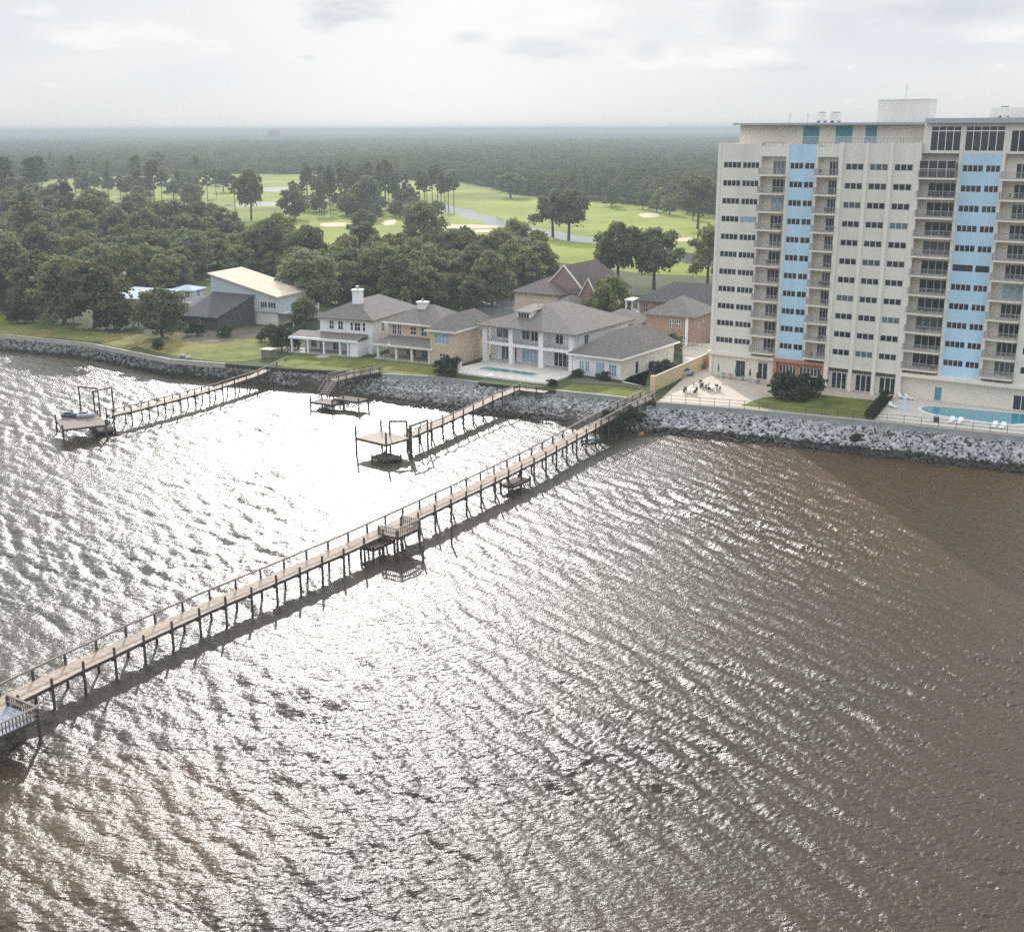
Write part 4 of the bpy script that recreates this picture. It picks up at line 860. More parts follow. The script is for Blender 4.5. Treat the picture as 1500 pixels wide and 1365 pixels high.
fence('picket_fence', [local(H8, 3, -3.2), local(H8, 15, -3.2)], 1.5, 'white railing fence in front of the brown brick house by the tower', 'fence', M_white, 2.0, fill=.25)

# ------------------------------------------------------------------ piers
def pier(name, px, label, width, step, hand, group=None, upr=.75, post_r=.13, rails=False):
    pts = [at(x, y, z) for x, y, z in px]; o0 = Vector((pts[0].x, pts[0].y, 0))
    root = thing(name, o0, 0, label, 'pier', group)
    pts = [p-o0 for p in pts]
    deck = MB(); st = MB(); hr = MB(); rnd = random.Random(5)
    total = sum((b-a).length for a, b in zip(pts, pts[1:])); acc = 0.0; nextp = step*.4; posts = []
    for a, b in zip(pts, pts[1:]):
        d = b-a; ln = d.length; d.normalize(); sd = Vector((d.y, -d.x, 0)).normalized()
        k = max(1, int(ln/.32))
        for i in range(k):
            p, q = lerp(a, b, i/k), lerp(a, b, (i+.93)/k); j = rnd.uniform(-.02, .02); dz = rnd.uniform(-.008, .008)
            v = Vector((0, 0, dz)); deck.plank(p+sd*j+v, q+sd*j+v, width, .05)
        for s_ in (-1, 1): st.plank(a+sd*s_*(width/2-.08)-Vector((0, 0, .053)), b+sd*s_*(width/2-.08)-Vector((0, 0, .053)), .1, .28)
        while nextp < acc+ln:
            posts.append((lerp(a, b, (nextp-acc)/ln), sd)); nextp += step
        acc += ln
        for s_ in hand:
            w_ = width/2+.1
            for h_ in ((1.05, .75, .45, .2) if rails else (1.07,)): hr.plank(a+sd*s_*w_+Vector((0, 0, h_)), b+sd*s_*w_+Vector((0, 0, h_)), .2 if h_ > 1 else .05, .13 if h_ > 1 else .12)
    deck.build('deck', M_wood, root); st.build('stringers', M_woodd, root)
    if hr.v: hr.build('handrail', M_woodg, root)
    for p, sd in posts:
        for s_ in (-1, 1):
            q = p+sd*s_*(width/2+.1); top = (1.0 if s_ in hand else upr+rnd.uniform(-.12, .12)); l1, l2 = rnd.uniform(-.05, .05), rnd.uniform(-.05, .05)
            m = MB(); m.bar((q.x+l1, q.y+l2, -1.6), (q.x, q.y, p.z+top), post_r, 7, post_r*.9); m.build('post', M_woodd, root)
        m = MB(); m.plank(p+sd*(width/2+.2)-Vector((0, 0, .34)), p-sd*(width/2+.2)-Vector((0, 0, .34)), .12, .2); m.build('cross_beam', M_woodd, root)
    return root, o0, pts
LP, lo, lpts = pier('long_pier', [(868, 624, 2.85), (785, 670, 2.6), (700, 712, 2.4), (600, 759, 2.25), (510, 801, 2.15), (400, 848, 2.1), (300, 890, 2.05), (200, 935, 2.0), (100, 982, 2.0), (0, 1031, 2.0), (-110, 1086, 2.0), (-250, 1157, 2.0)],
                  'very long straight wooden pier on dark piles crossing the bay in front', 2.0, 3.25, (1,), upr=.75)
SP, _, _ = pier('pier_ramp', [(951, 582, 3.35), (910, 601, 3.15), (868, 624, 2.88)], 'shore end of the long pier, a ramp with slatted rails on both sides', 2.0, 2.6, (-1, 1), rails=True)
# benches and landings beside the long pier
def dock(name, px, z, w_, d_, ang, label, cat='platform', deckm=None, ups=.8, rail=False, group=None, corner=True):
    c = at(*px, z); root = thing(name, Vector((c.x, c.y, 0)), ang, label, cat, group)
    m = MB(); k = max(2, int(w_/.3))
    for i in range(k): m.box(-w_/2+w_*i/k, -d_/2, z-.06, -w_/2+w_*(i+.94)/k, d_/2, z)
    m.build('deck', deckm or M_wood, root)
    m = MB(); m.box(-w_/2, -d_/2-.05, z-.34, w_/2, -d_/2+.05, z-.062); m.box(-w_/2, d_/2-.05, z-.34, w_/2, d_/2+.05, z-.062); m.box(-w_/2-.05, -d_/2+.06, z-.3, -w_/2+.05, d_/2-.06, z-.065); m.box(w_/2-.05, -d_/2+.06, z-.3, w_/2+.05, d_/2-.06, z-.065); m.build('frame', M_woodd, root)
    for x in (-w_/2, w_/2):
        for y in (-d_/2, d_/2):
            m = MB(); m.bar((x, y, -1.6), (x, y, z+ups), .14, 7); m.build('post', M_woodd, root)
    if rail:
        m = MB()
        for a, b in (((-w_/2, -d_/2), (w_/2, -d_/2)), ((-w_/2, d_/2), (-w_/2, -d_/2)), ((w_/2, -d_/2), (w_/2, d_/2))):
            a3, b3 = Vector((*a, z)), Vector((*b, z)); up = Vector((0, 0, 1))
            m.plank(a3+up*1.0, b3+up*1.0, .2, .06); m.plank(a3+up*.5, b3+up*.5, .3, .06)
            n = int((b3-a3).length/.28)
            for i in range(n+1): q = lerp(a3, b3, i/n); m.box(q.x-.05, q.y-.02, z+.02, q.x+.05, q.y+.02, z+.97)
        m.build('slatted_railing', M_woodg, root)
    return root
LPA = math.atan2(*(lpts[6]-lpts[3]).yx)+math.pi
dock('bench_platform', (585, 777), 2.3, 3.9, 2.6, LPA, 'small railed bench platform on the water side half way along the long pier', rail=True)
dock('landing', (553, 795), 1.3, 3.6, 1.8, LPA, 'low boarded landing left of the railed bench platform on the long pier', ups=.2)
dock('landing', (755, 705), 1.0, 4.2, 1.8, LPA, 'low grey landing under the long pier towards the shore', deckm=M_woodg, ups=.3)
dock('bench_platform', (-10, 1062), 2.0, 5.0, 3.8, LPA, 'railed platform with slatted benches cut off at the left edge beside the long pier', deckm=mat('blue_grey_boards', (.30, .31, .36), .8), rail=True)
for i, (x, y, h_) in enumerate(((619, 822, 1.9), (661, 796, 2.1))):
    q = at(x, y, 0); m = MB(); m.bar((0, 0, -1.6), (.08, .03, h_), .11, 7)
    tag(m.build('pile', M_woodd, None, (q.x, q.y, 0)), ('lone leaning pile left of the other, standing in the water beside the bench platform', 'lone pile farther right, standing in the water off the bench platform')[i], 'pile', 'lone piles in the water')
# left pier with boat lift
pier('pier', [(418, 529, 2.9), (372, 550, 2.4), (310, 570, 2.3), (250, 586, 2.3), (200, 599, 2.3), (160, 608, 2.3)], 'grey wooden pier on the left leading to a boat lift with two tall frames', 1.5, 3.4, (-1,), 'private piers of the shore houses', upr=.8, post_r=.12)
dock('dock_platform', (118, 618), 2.2, 7.4, 6.2, R(-62), 'platform at the end of the left pier carrying two covered watercraft', ups=.7, deckm=M_woodg)
def portal(px0, px1, h, label):
    a, b = at(*px0, 0), at(*px1, 0); root = thing('lift_gantry', Vector((a.x, a.y, 0)), 0, label, 'lift gantry', 'boat lift gantries'); d = b-a
    for q in (Vector(), d):
        m = MB(); m.bar((q.x, q.y, -1.6), (q.x, q.y, h), .14, 7); m.build('post', M_woodd, root)
    m = MB(); m.plank(Vector((0, 0, h+.1)), d+Vector((0, 0, h+.1)), .22, .25); m.build('beam', M_woodg, root)
portal((119, 606), (147, 609), 4.6, 'left tall timber frame of the boat lift at the left pier'); portal((141, 622), (168, 615), 5.4, 'right tall timber frame of the boat lift at the left pier')
portal((572, 662), (597, 662), 4.6, 'lower timber frame over the boat slip of the middle pier'); portal((601, 668), (627, 658), 4.4, 'right timber frame over the boat slip of the middle pier')
def jet(px, z, ang, label, m_):
    c = at(*px, z); r = thing('watercraft', c, ang, label, 'jet ski', 'watercraft on the left pier head')
    m = MB(); pr = [(-1.4,-.45),(.7,-.5),(1.5,0),(.7,.5),(-1.4,.45)]; n = len(pr); i = len(m.v)
    m.v += [(x*.85, y*.6, 0) for x, y in pr]+[(x, y, .4) for x, y in pr]+[(x*.8, y*.55, .62) for x, y in pr]
    for q in (0, n):
        for k in range(n): m.f.append((i+q+k, i+q+(k+1)%n, i+q+n+(k+1)%n, i+q+n+k))
    m.f.append(tuple(i+2*n+k for k in range(n))); m.build('hull', m_, r)
    m = MB(); m.box(-1.0, -.22, .6, .15, .22, .85); m.build('seat', M_dark, r, bevel=.05)
    m = MB(); m.bar((.35, 0, .6), (.2, 0, 1.05), .07, 6); m.bar((.2, -.38, 1.05), (.2, .38, 1.05), .035, 6); m.build('handlebar', M_dark, r)
M_navy = mat('navy_cover', (.06, .07, .13), .5)
jet((104, 611), 2.25, R(10), 'dark navy watercraft on the left pier head, nearer its outer end', M_navy); jet((126, 611), 2.25, R(15), 'white and navy watercraft on the left pier head, beside the boat lift', mat('white_hull', (.45, .46, .55), .4))
dock('boat_lift_cradle', (150, 626), .7, 5.0, 3.0, R(-62), 'low dark boat lift cradle hanging between the frames of the left pier', 'boat lift cradle', M_woodd, .3)
# middle pier with its square head
pier('pier', [(800, 574, 3.1), (757, 569, 3.0), (722, 583, 2.6), (680, 603, 2.4), (640, 621, 2.4), (598, 638, 2.4)], 'tan wooden pier from the pool terrace out to a square platform in the bay', 1.7, 3.3, (-1,), 'private piers of the shore houses', upr=.6, post_r=.12)
dock('dock_platform', (562, 641), 2.5, 6.2, 5.0, R(-40), 'square tan platform with tall corner piles at the end of the middle pier', ups=1.7)
dock('boat_lift_cradle', (566, 668), .6, 3.2, 2.6, R(-40), 'low dark cradle under the square platform of the middle pier', 'boat lift cradle', M_woodd, .2)
# stair pier below the beige house
pier('stair_pier', [(556, 543, 3.2), (520, 549, 3.1), (488, 557, 3.0)], 'short raised wooden walkway with double rails over the rocks below the beige house', 2.2, 1.9, (-1, 1), 'private piers of the shore houses', post_r=.1, rails=True)
dock('landing', (479, 588), 1.2, 4.6, 3.0, R(-30), 'low grey landing on piles at the foot of the short walkway', deckm=M_woodg, ups=.9)
dock('landing', (514, 584), 1.7, 5.2, 2.6, R(-30), 'added dark stage standing in for piles and shade beside the short raised walkway', deckm=M_woodd, ups=.6)  # stage added to darken the space below the walkway
def stairs(p, q, wd, n, label, m_=M_wood):
    a, b = Vector(p), Vector(q); r = thing('stairs', a, 0, label, 'stairs'); d = b-a; sd = Vector((d.y, -d.x, 0)).normalized()
    m = MB(); f = Vector((d.x, d.y, 0)).normalized()*.14
    for i in range(n): c = d*((i+.5)/n); m.plank(c-f, c+f, wd, .05)
    m.build('treads', m_, r)
    for s_ in (-1, 1):
        m = MB(); o_ = sd*s_*wd/2; m.plank(o_, d+o_, .06, .28); m.build('stringer', M_woodg, r)
        m = MB(); m.plank(o_+Vector((0, 0, 1)), d+o_+Vector((0, 0, 1)), .1, .07)
        for t in (.02, .5, .98): c = d*t+o_; m.bar(c, c+Vector((0, 0, .95)), .05, 5)
        m.build('handrail', M_woodg, r)
stairs(at(487, 558, 3.0), at(472, 582, 1.2), 1.6, 9, 'wooden stairs from the short raised walkway down to its landing')
stairs(at(949, 583, 3.2), at(972, 612, .9), 1.3, 9, 'dark wooden stairs from the foot of the tan wall down to the beach')
# kayak under the pier, sand, boulders
k_ = at(866, 646, .15)
m = MB()
for i in range(8):
    t0, t1 = i/8, (i+1)/8; w0, w1 = .38*math.sin(math.pi*t0)+.02, .38*math.sin(math.pi*t1)+.02; x0, x1 = -1.8+3.6*t0, -1.8+3.6*t1
    m.quad((x0,-w0,.35),(x1,-w1,.35),(x1,w1,.35),(x0,w0,.35)); m.quad((x0,-w0,.35),(x0,-w0*.4,0),(x1,-w1*.4,0),(x1,-w1,.35)); m.quad((x0,w0,.35),(x1,w1,.35),(x1,w1*.4,0),(x0,w0*.4,0)); m.quad((x0,-w0*.4,0),(x0,w0*.4,0),(x1,w1*.4,0),(x1,-w1*.4,0))
ky = m.build('kayak', mat('turquoise_plastic', (.10, .42, .48), .4), None, k_, R(25)); tag(ky, 'turquoise kayak floating under the long pier near the shore', 'kayak')
m = MB(); m.box(-.5, -.25, .352, .4, .25, .39); m.build('seat', M_dark, ky)
m = MB(); sb = [at(x, y, 0) for x, y in smoothpoly([(922,630),(936,625),(954,630),(962,635),(945,640),(928,638)])]
c0 = sum(sb, Vector())/len(sb)
for i in range(len(sb)): p, q = sb[i], sb[(i+1) % len(sb)]; m.quad((p.x,p.y,-.15),(q.x,q.y,-.15),(c0.x,c0.y,.4))
tag(m.build('sand_bar', mat('orange_sand', (.36, .17, .06), .9)), kind='structure')
for i, (x, y, s_, lab) in enumerate(((985, 622, 1.5, 'large flat grey boulder nearest the beach stairs below the terrace'), (997, 620, 1.2, 'flat grey boulder right of the largest one below the terrace wall'))):
    m = MB(); rr = random.Random(i); n = 9; ring = [(math.cos(6.28*k/n)*s_*rr.uniform(.8, 1.1), math.sin(6.28*k/n)*s_*.7*rr.uniform(.8, 1.1)) for k in range(n)]
    m.prism(ring, -.4, .45); tag(m.build('boulder', M_rockm, None, at(x, y, .5), bevel=.12), lab, 'boulder', 'boulders below the terrace')

# ------------------------------------------------------------------ cars
CARP = None
def car(px, ang, paint, label, z=3.05):
    r = thing('parked_car', at(*px, z), ang, label, 'car', 'parked cars')
    prof = [(-2.2,.35),(-2.25,.75),(-2.0,.95),(-1.0,1.0),(.9,1.0),(2.0,.88),(2.2,.7),(2.2,.35)]
    m = MB(); n = len(prof); i = 0
    m.v += [(x, -.88, z_) for x, z_ in prof]+[(x, .88, z_) for x, z_ in prof]
    for k in range(n): m.f.append((k, (k+1)%n, n+(k+1)%n, n+k))
    m.f += [tuple(range(n))[::-1], tuple(range(n, 2*n))]
    b = m.build('body', paint, r, bevel=.06)
    m = MB(); pr = [(-1.75,.99),(-1.15,1.42),(.35,1.45),(1.15,.99)]; n = 4
    m.v += [(x, -.74 if z_ < 1.2 else -.62, z_) for x, z_ in pr]+[(x, .74 if z_ < 1.2 else .62, z_) for x, z_ in pr]
    for k in range(n): m.f.append((k, (k+1)%n, n+(k+1)%n, n+k))
    m.f += [(3,2,1,0), (4,5,6,7)]; m.build('windows', M_glass, r)
    m = MB(); m.box(-1.2, -.63, 1.43, .4, .63, 1.49); m.build('roof', paint, r)
    for x in (-1.4, 1.4):
        for y in (-.8, .8):
            m = MB(); m.bar((x, y-.11, .33), (x, y+.11, .33), .33, 12); w_ = m.build('wheel', M_dark, r); m = MB(); m.bar((x, y-.12, .33), (x, y+.12, .33), .17, 8); m.build('rim', M_rail, w_)
    for y in (-.6, .6):
        m = MB(); m.box(2.17, y-.18, .62, 2.225, y+.18, .78); m.build('headlight', M_white, r)
CW, CG, CB = mat('white_car_paint', (.75, .75, .75), .25, .02, .3, .6), mat('silver_car_paint', (.35, .36, .38), .3, .03, .3, .6), mat('black_car_paint', (.02, .02, .022), .2, .03, .3, .6)
car((953, 541), R(-38), CB, 'black car on the drive beside the large white house wing'); car((921, 490), R(-30), CW, 'white car on the left in the drive behind the large white house'); car((937, 493), R(-25), CW, 'white car on the right by the brown brick house wall')
car((1001, 551), R(42), CG, 'grey car nearer the water under the tan wall', 3.21); car((1017, 541), R(42), CG, 'grey car nearer the tower under the tan wall', 3.21); car((898, 462), R(-20), mat('blue_grey_car_paint', (.10, .12, .15), .3), 'dark blue grey car beyond the low beige garage')

# ------------------------------------------------------------------ terrace furniture
def chair_proto():
    r = thing('patio_chair', (0, 0, -50), 0, 'dark patio chair', 'chair', 'dark chairs on the sunny terrace')
    m = MB(); m.box(-.26, -.26, .4, .26, .26, .45); m.build('seat', M_dark, r)
    m = MB(); m.box(-.26, .22, .46, .26, .28, .95); m.build('backrest', M_dark, r)
    for x in (-.23, .23):
        for y in (-.23, .23):
            m = MB(); m.bar((x, y, 0), (x, y, .4), .025, 4); m.build('leg', M_dark, r)
    return r
chr_ = chair_proto()
def table(px, label, m_, r_=.6):
    t = thing('patio_table', at(*px, 3.205), 0, label, 'table', 'patio tables')
    m = MB(); m.bar((0, 0, .7), (0, 0, .75), r_, 14); m.build('tabletop', m_, t)
    m = MB(); m.bar((0, 0, 0), (0, 0, .7), .05, 6); m.bar((0, 0, 0), (0, 0, .04), .3, 10); m.build('pedestal', M_dark, t); return t
first = True
for ti, ((x, y), mm, lab, n) in enumerate((((1011, 577), M_white, 'round white table, leftmost of the three on the sunlit terrace', 4), ((1027, 567), M_dark, 'round dark table, farthest of the three on the sunlit terrace', 4), ((1044, 573), M_white, 'round white table, rightmost of the three on the sunlit terrace', 4))):
    t = table((x, y), lab, mm)
    for k in range(n):
        a = 6.28*k/n+.5+ti
        p = t.location+Vector((math.cos(a)*1.05, math.sin(a)*1.05, 0)); lb = 'dark chair pulled up to the '+lab.split(',')[0]+' ('+lab.split(', ')[1].replace(' on the sunlit terrace', '')+')'
        if first: o = chr_; o.location = p; o.rotation_euler.z = a-math.pi/2; o['label'] = lb; first = False
        else: dup(chr_, p, a-math.pi/2, None, lb)
rb = random.Random(21)
for k in range(26):
    bi = rb.choice((0, 1, 2, 2, 3)); a, b_ = ((8.4, 11.5), (17.8, 20.4), (34.2, 38.4), (46.0, 49.5))[bi]; r_ = rb.randrange(1 if bi == 2 else 0, 11)
    p = on_tower(rb.uniform(a, b_), rb.uniform(-.7, .3), 36.05-2.93*(r_+1)+1.03)
    dup(chr_, p, TA+rb.uniform(0, 6.28), None, 'dark chair standing on a balcony of the tower', None, 'chairs on the tower balconies')
def parasol(px, c, label):
    r = thing('parasol', at(*px, 3.205), 0, label, 'parasol', 'closed parasols by the tower')
    m = MB(); m.bar((0, 0, 0), (0, 0, 2.5), .03, 6); m.bar((0, 0, 0), (0, 0, .12), .3, 10); m.build('pole', M_rail, r)
    m = MB(); m.bar((0, 0, 1.0), (0, 0, 1.5), .09, 8, .2); m.bar((0, 0, 1.5), (0, 0, 2.45), .2, 8, .04); m.build('canopy', c, r)
M_tq = mat('teal_canvas', (.05, .22, .22), .8)
for (x, y), c, lab in (((1052, 552), M_tq, 'teal closed parasol at the tower corner'), ((1077, 556), M_tq, 'teal closed parasol left of the teal glass door'), ((1098, 560), M_dark, 'dark closed parasol by the white glass door'), ((1356, 577), M_navy, 'navy closed parasol at the left end of the pool')):
    parasol((x, y), c, lab)
for x, y, mm, lab in ((1060, 553, M_tq, 'small teal table at the tower corner in the shade'), (1070, 555, M_redbr, 'small red table in the shade by the tower'), (1088, 557, M_tq, 'small teal table between the glass doors in the shade')): table((x, y), lab, mm, .5)
def lounger(px, ang, label):
    r = thing('sun_lounger', at(*px, 3.215), ang, label, 'sun lounger', 'white sun loungers on the pool deck')
    m = MB(); m.box(-.33, -1.0, .28, .33, .35, .36); m.build('seat', M_white, r)
    m = MB(); m.quad((-.33,.36,.3),(.33,.36,.3),(.33,.95,.75),(-.33,.95,.75)); m.quad((-.33,.36,.36),(.33,.36,.36),(.33,.92,.81),(-.33,.92,.81)); m.quad((-.33,.95,.75),(.33,.95,.75),(.33,.92,.81),(-.33,.92,.81)); m.build('backrest', M_white, r)
    for x in (-.28, .28):
        for y in (-.9, .3):
            m = MB(); m.box(x-.03, y-.03, 0, x+.03, y+.03, .28); m.build('leg', M_white, r)
for i, (x, y, lab) in enumerate(((1321, 584, 'white sun lounger at the tower end of the pool deck, left of its neighbour'), (1331, 585, 'white sun lounger at the tower end of the pool deck, right of its neighbour'), (1307, 597, 'white sun lounger nearest the hedge'),
                  (1393, 619, 'white sun lounger on the water side of the pool, leftmost of four'), (1405, 620.5, 'white sun lounger on the water side of the pool, second of four from the left'), (1456, 626, 'white sun lounger on the water side of the pool, third of four from the left'), (1468, 627.5, 'white sun lounger on the water side of the pool, rightmost of four'))):
    lounger((x, y), R(-34) if i > 2 else R(20), lab)
sl = thing('shower_post', at(1324, 602, 3.215), 0, 'slim bright blue shower post on the pool deck near the hedge', 'shower')
m = MB(); m.box(-.22, -.12, 0, .22, .12, 2.0); m.build('panel', M_blue, sl); m = MB(); m.bar((0, -.1, 1.9), (0, -.5, 1.95), .03, 6); m.bar((0, -.5, 1.95), (0, -.5, 1.86), .1, 8); m.build('shower_head', M_rail, sl)
bin_ = thing('waste_bin', at(1371, 618, 3.215), 0, 'dark square bin by the railing on the pool deck', 'bin'); m = MB(); m.box(-.3, -.3, 0, .3, .3, .8); m.build('body', M_dark, bin_, bevel=.03); m = MB(); m.box(-.33, -.33, .8, .33, .33, .9); m.build('lid', M_rail, bin_)
lr = thing('life_ring_stand', at(1461, 597, 3.215), R(-30), 'white life ring on a dark stand behind the pool', 'life ring')
m = MB(); m.bar((0, 0, 0), (0, 0, 1.7), .05, 6); m.build('post', M_dark, lr)
m = MB()
for k in range(16):
    a, b = 6.283*k/16, 6.283*(k+1)/16; m.bar((.35*math.cos(a), -.12, 1.2+.35*math.sin(a)), (.35*math.cos(b), -.12, 1.2+.35*math.sin(b)), .09, 6)
m.build('ring', M_white, lr)
ub = thing('utility_box', at(394, 524, 3.05), R(-25), 'grey stone block with pale top at the lawn edge by the left pier', 'utility box')
m = MB(); m.box(-1.1, -.9, 0, 1.1, .9, 1.6); m.build('body', M_woodg, ub); m = MB(); m.box(-1.3, -1.1, 1.6, 1.3, 1.1, 1.75); m.build('top', M_conc, ub)
for i, (x, y) in enumerate(((268, 523), (276, 526))):
    m = MB(); rr = random.Random(9+i); n = 8; m.prism([(math.cos(6.28*k/n)*.6*rr.uniform(.8, 1.2), math.sin(6.28*k/n)*.5*rr.uniform(.8, 1.2)) for k in range(n)], 0, .5)
    tag(m.build('boulder', M_rockp, None, at(x, y, 3.0), bevel=.12), ('small white boulder on the left of the pair by the dry lawn edge', 'small white boulder on the right of the pair by the dry lawn edge')[i], 'boulder', 'white boulders on the dry lawn')
for i, (x, y, hh, lab) in enumerate(((1385, 583, 2.6, 'tall dark potted plant by the wall behind the left end of the pool'), (1462, 590, 2.0, 'potted plant behind the life ring at the pool'), (1110, 562, 1.6, 'potted shrub beside the white glass door on the shaded terrace'), (1068, 549, 1.5, 'potted shrub by the tower wall left of the teal glass door'))):
    t = thing('potted_plant', at(x, y, 3.215), 0, lab, 'plant', 'potted plants by the tower')
    m = MB(); m.bar((0, 0, 0), (0, 0, .55), .28, 10, .36); m.build('pot', M_wallc, t)
    rg_ = random.Random(i); m = MB()
    for k in range(60):
        a = rg_.uniform(0, 6.28); l_ = rg_.uniform(.3, .75); z_ = .55+hh*rg_.uniform(.15, .6); c, s_ = math.cos(a), math.sin(a)
        m.quad((-.06*s_, .06*c, z_), (l_*.6*c-.09*s_, l_*.6*s_+.09*c, z_+hh*.25), (l_*c, l_*s_, z_+hh*.2), (l_*.6*c+.09*s_, l_*.6*s_-.09*c, z_+hh*.25))
    m.bar((0, 0, .5), (0, 0, .5+hh*.6), .05, 5); m.build('leaves', M_hedge, t)
lamp = thing('street_lamp', at(1014, 412, 3.0), 0, 'thin dark street lamp before the fairway left of the tower', 'street lamp')
m = MB(); m.bar((0, 0, 0), (0, 0, 8.5), .1, 6, .06); m.build('pole', M_rail, lamp); m = MB(); m.bar((0, 0, 8.4), (1.2, 0, 8.7), .05, 5); m.box(1.0, -.12, 8.62, 1.6, .12, 8.76); m.build('lamp_arm', M_rail, lamp)

# ------------------------------------------------------------------ trees
def crown_arrays(seed, RX, HT, lobes, quads, q0, q1, h0=.16, h1=.9, env='dome', lr=(.22, .38)):
    """leaf-cluster quads gathered in uneven lobes; z from 0 (ground) to HT"""
    rng = np.random.default_rng(seed); C_, r_ = [], []
    for i in range(lobes):
        h = h0+(h1-h0)*((i+rng.random())/lobes); a = i*2.4+rng.uniform(-.6, .6)
        e = {'dome': math.sqrt(max(.05, 1-((h-.42)/.60)**2)), 'cone': 1.05-h, 'pine': math.sqrt(max(.08, 1-((h-.72)/.30)**2))}[env]
        rad = rng.uniform(.25, .82)*e if i < lobes-2 else .15*e; r = RX*rng.uniform(*lr)*(.6+.4*e)
        C_.append((math.cos(a)*RX*rad, math.sin(a)*RX*rad, max(HT*h, r*.75))); r_.append(r)
    C_ = np.array(C_); r_ = np.array(r_); p = r_**2/np.sum(r_**2); li = rng.choice(lobes, quads, p=p)
    d = rng.normal(size=(quads, 3)); d[:, 2] = np.where(d[:, 2] < -.4, -d[:, 2]*.6, d[:, 2]); d /= np.linalg.norm(d, axis=1)[:, None]
    lump = 1+.22*np.sin(d[:, 0]*5+li)*np.sin(d[:, 1]*6+li*2)+.12*np.sin(d[:, 2]*9+li)
    rad = r_[li]*lump*np.where(rng.random(quads) < .72, rng.uniform(.82, 1.10, quads), rng.uniform(.3, .85, quads))
    P_ = C_[li]+d*rad[:, None]*np.array([1, 1, .82])
    nrm = d*.75+rng.normal(size=(quads, 3))*.55+[0, 0, .35]; nrm /= np.linalg.norm(nrm, axis=1)[:, None]
    t = np.cross(nrm, rng.normal(size=(quads, 3))); t /= np.linalg.norm(t, axis=1)[:, None]; b_ = np.cross(nrm, t)
    s_ = rng.uniform(q0, q1, quads)[:, None]; s2 = s_*rng.uniform(.55, 1.0, quads)[:, None]
    V = np.stack([P_-t*s_-b_*s2*.5, P_+t*s_*.6-b_*s2, P_+t*s_+b_*s2*.5, P_-t*s_*.5+b_*s2], 1).reshape(-1, 3)
    V[:, 2] = np.maximum(V[:, 2], .03)
    return V, np.arange(quads*4).reshape(-1, 4), C_
def trunk(hgt, r0, limbs, base_frac=.55, seed=0):
    rr = random.Random(seed); m = MB(); a = Vector((0, 0, -.3)); tp = Vector((rr.uniform(-.3, .3), rr.uniform(-.3, .3), hgt*base_frac)); m.bar(a, tp, r0, 8, r0*.7)
    for c in limbs:
        c = Vector(c); mid = lerp(tp, c, .5)+Vector((0, 0, -.3)); m.bar(tp, mid, r0*.45, 6, r0*.3); m.bar(mid, c, r0*.3, 5, r0*.1)
    return m
PROTO = {}
def make_tree(kind, name, seed, RX, HT, lobes, quads, q0, q1, lm, bm_, r0, bf=.4, **kw):
    V, Q, C_ = crown_arrays(seed, RX, HT, lobes, quads, q0, q1, **kw)
    me = npmesh('crown', V, Q, lm)
    tm = trunk(HT, r0, [(c[0]*.8, c[1]*.8, max(c[2], HT*bf+.3)) for c in C_[-7:]], bf, seed).mesh('trunk'); tm.materials.append(bm_)
    PROTO.setdefault(kind, []).append((name, me, tm))
def plant(kind, i, loc, rz, s, label, cat, group=None):
    name, me, tm = PROTO[kind][i % len(PROTO[kind])]
    r = thing(name, loc, rz, label, cat, group); r.scale = s if isinstance(s, tuple) else (s, s, s)
    link('trunk', tm, r); link('crown', me, r); return r
for sd in range(6): make_tree('oak', 'oak_tree', 20+sd, 6.6, 11.5+sd*.3, 26, 5600, .18, .46, M_oak, M_bark, .42)
for sd in range(3): make_tree('tall', 'oak_tree', 30+sd, 6.2, 12.0, 22, 5000, .18, .46, M_oak, M_bark, .42, .35, h0=.32)
for sd in range(2): make_tree('light', 'broadleaf_tree', 40+sd, 5.2, 10.5, 22, 4600, .16, .40, M_oakl, M_bark, .3)
for sd in range(4): make_tree('pine', 'pine_tree', 50+sd, 4.3, 22.0, 15, 2600, .18, .48, M_pine, M_paleb, .30, .6, h0=.52, h1=.96, env='pine', lr=(.24, .42))
for sd in range(2): make_tree('bush', 'bush', 60+sd, 1.7, 2.1, 14, 1700, .07, .17, M_hedge, M_bark, .08, .3, h0=.1)
make_tree('conifer', 'conifer_tree', 70, 2.6, 10.0, 22, 3000, .12, .3, M_oakl, M_bark, .25, .3, h0=.06, env='cone')
rt = random.Random(11)
def inside(p, poly):
    c = False; n = len(poly)
    for i in range(n):
        a, b = poly[i], poly[(i+1) % n]
        if (a[1] > p[1]) != (b[1] > p[1]) and p[0] < (b[0]-a[0])*(p[1]-a[1])/(b[1]-a[1])+a[0]: c = not c
    return c
KEEP = []       # houses keep their ground free: (centre, radius)
for h_, u, v, rad in ((H2, 8, 4, 12), (H3, -5, 3, 15), (H4, 10, 12, 12.5), (H5, 9, 8, 12), (H6, 10, 10, 15), (H6, 25, 10, 12), (H7, 4, 6, 13), (H7, 11, 12, 11), (H8, 5, 6, 11), (H9, 10, 5, 14), (H10, 5, 4, 9)):
    q = local(h_, u, v); KEEP.append((q.x, q.y, rad))
PLACED = []
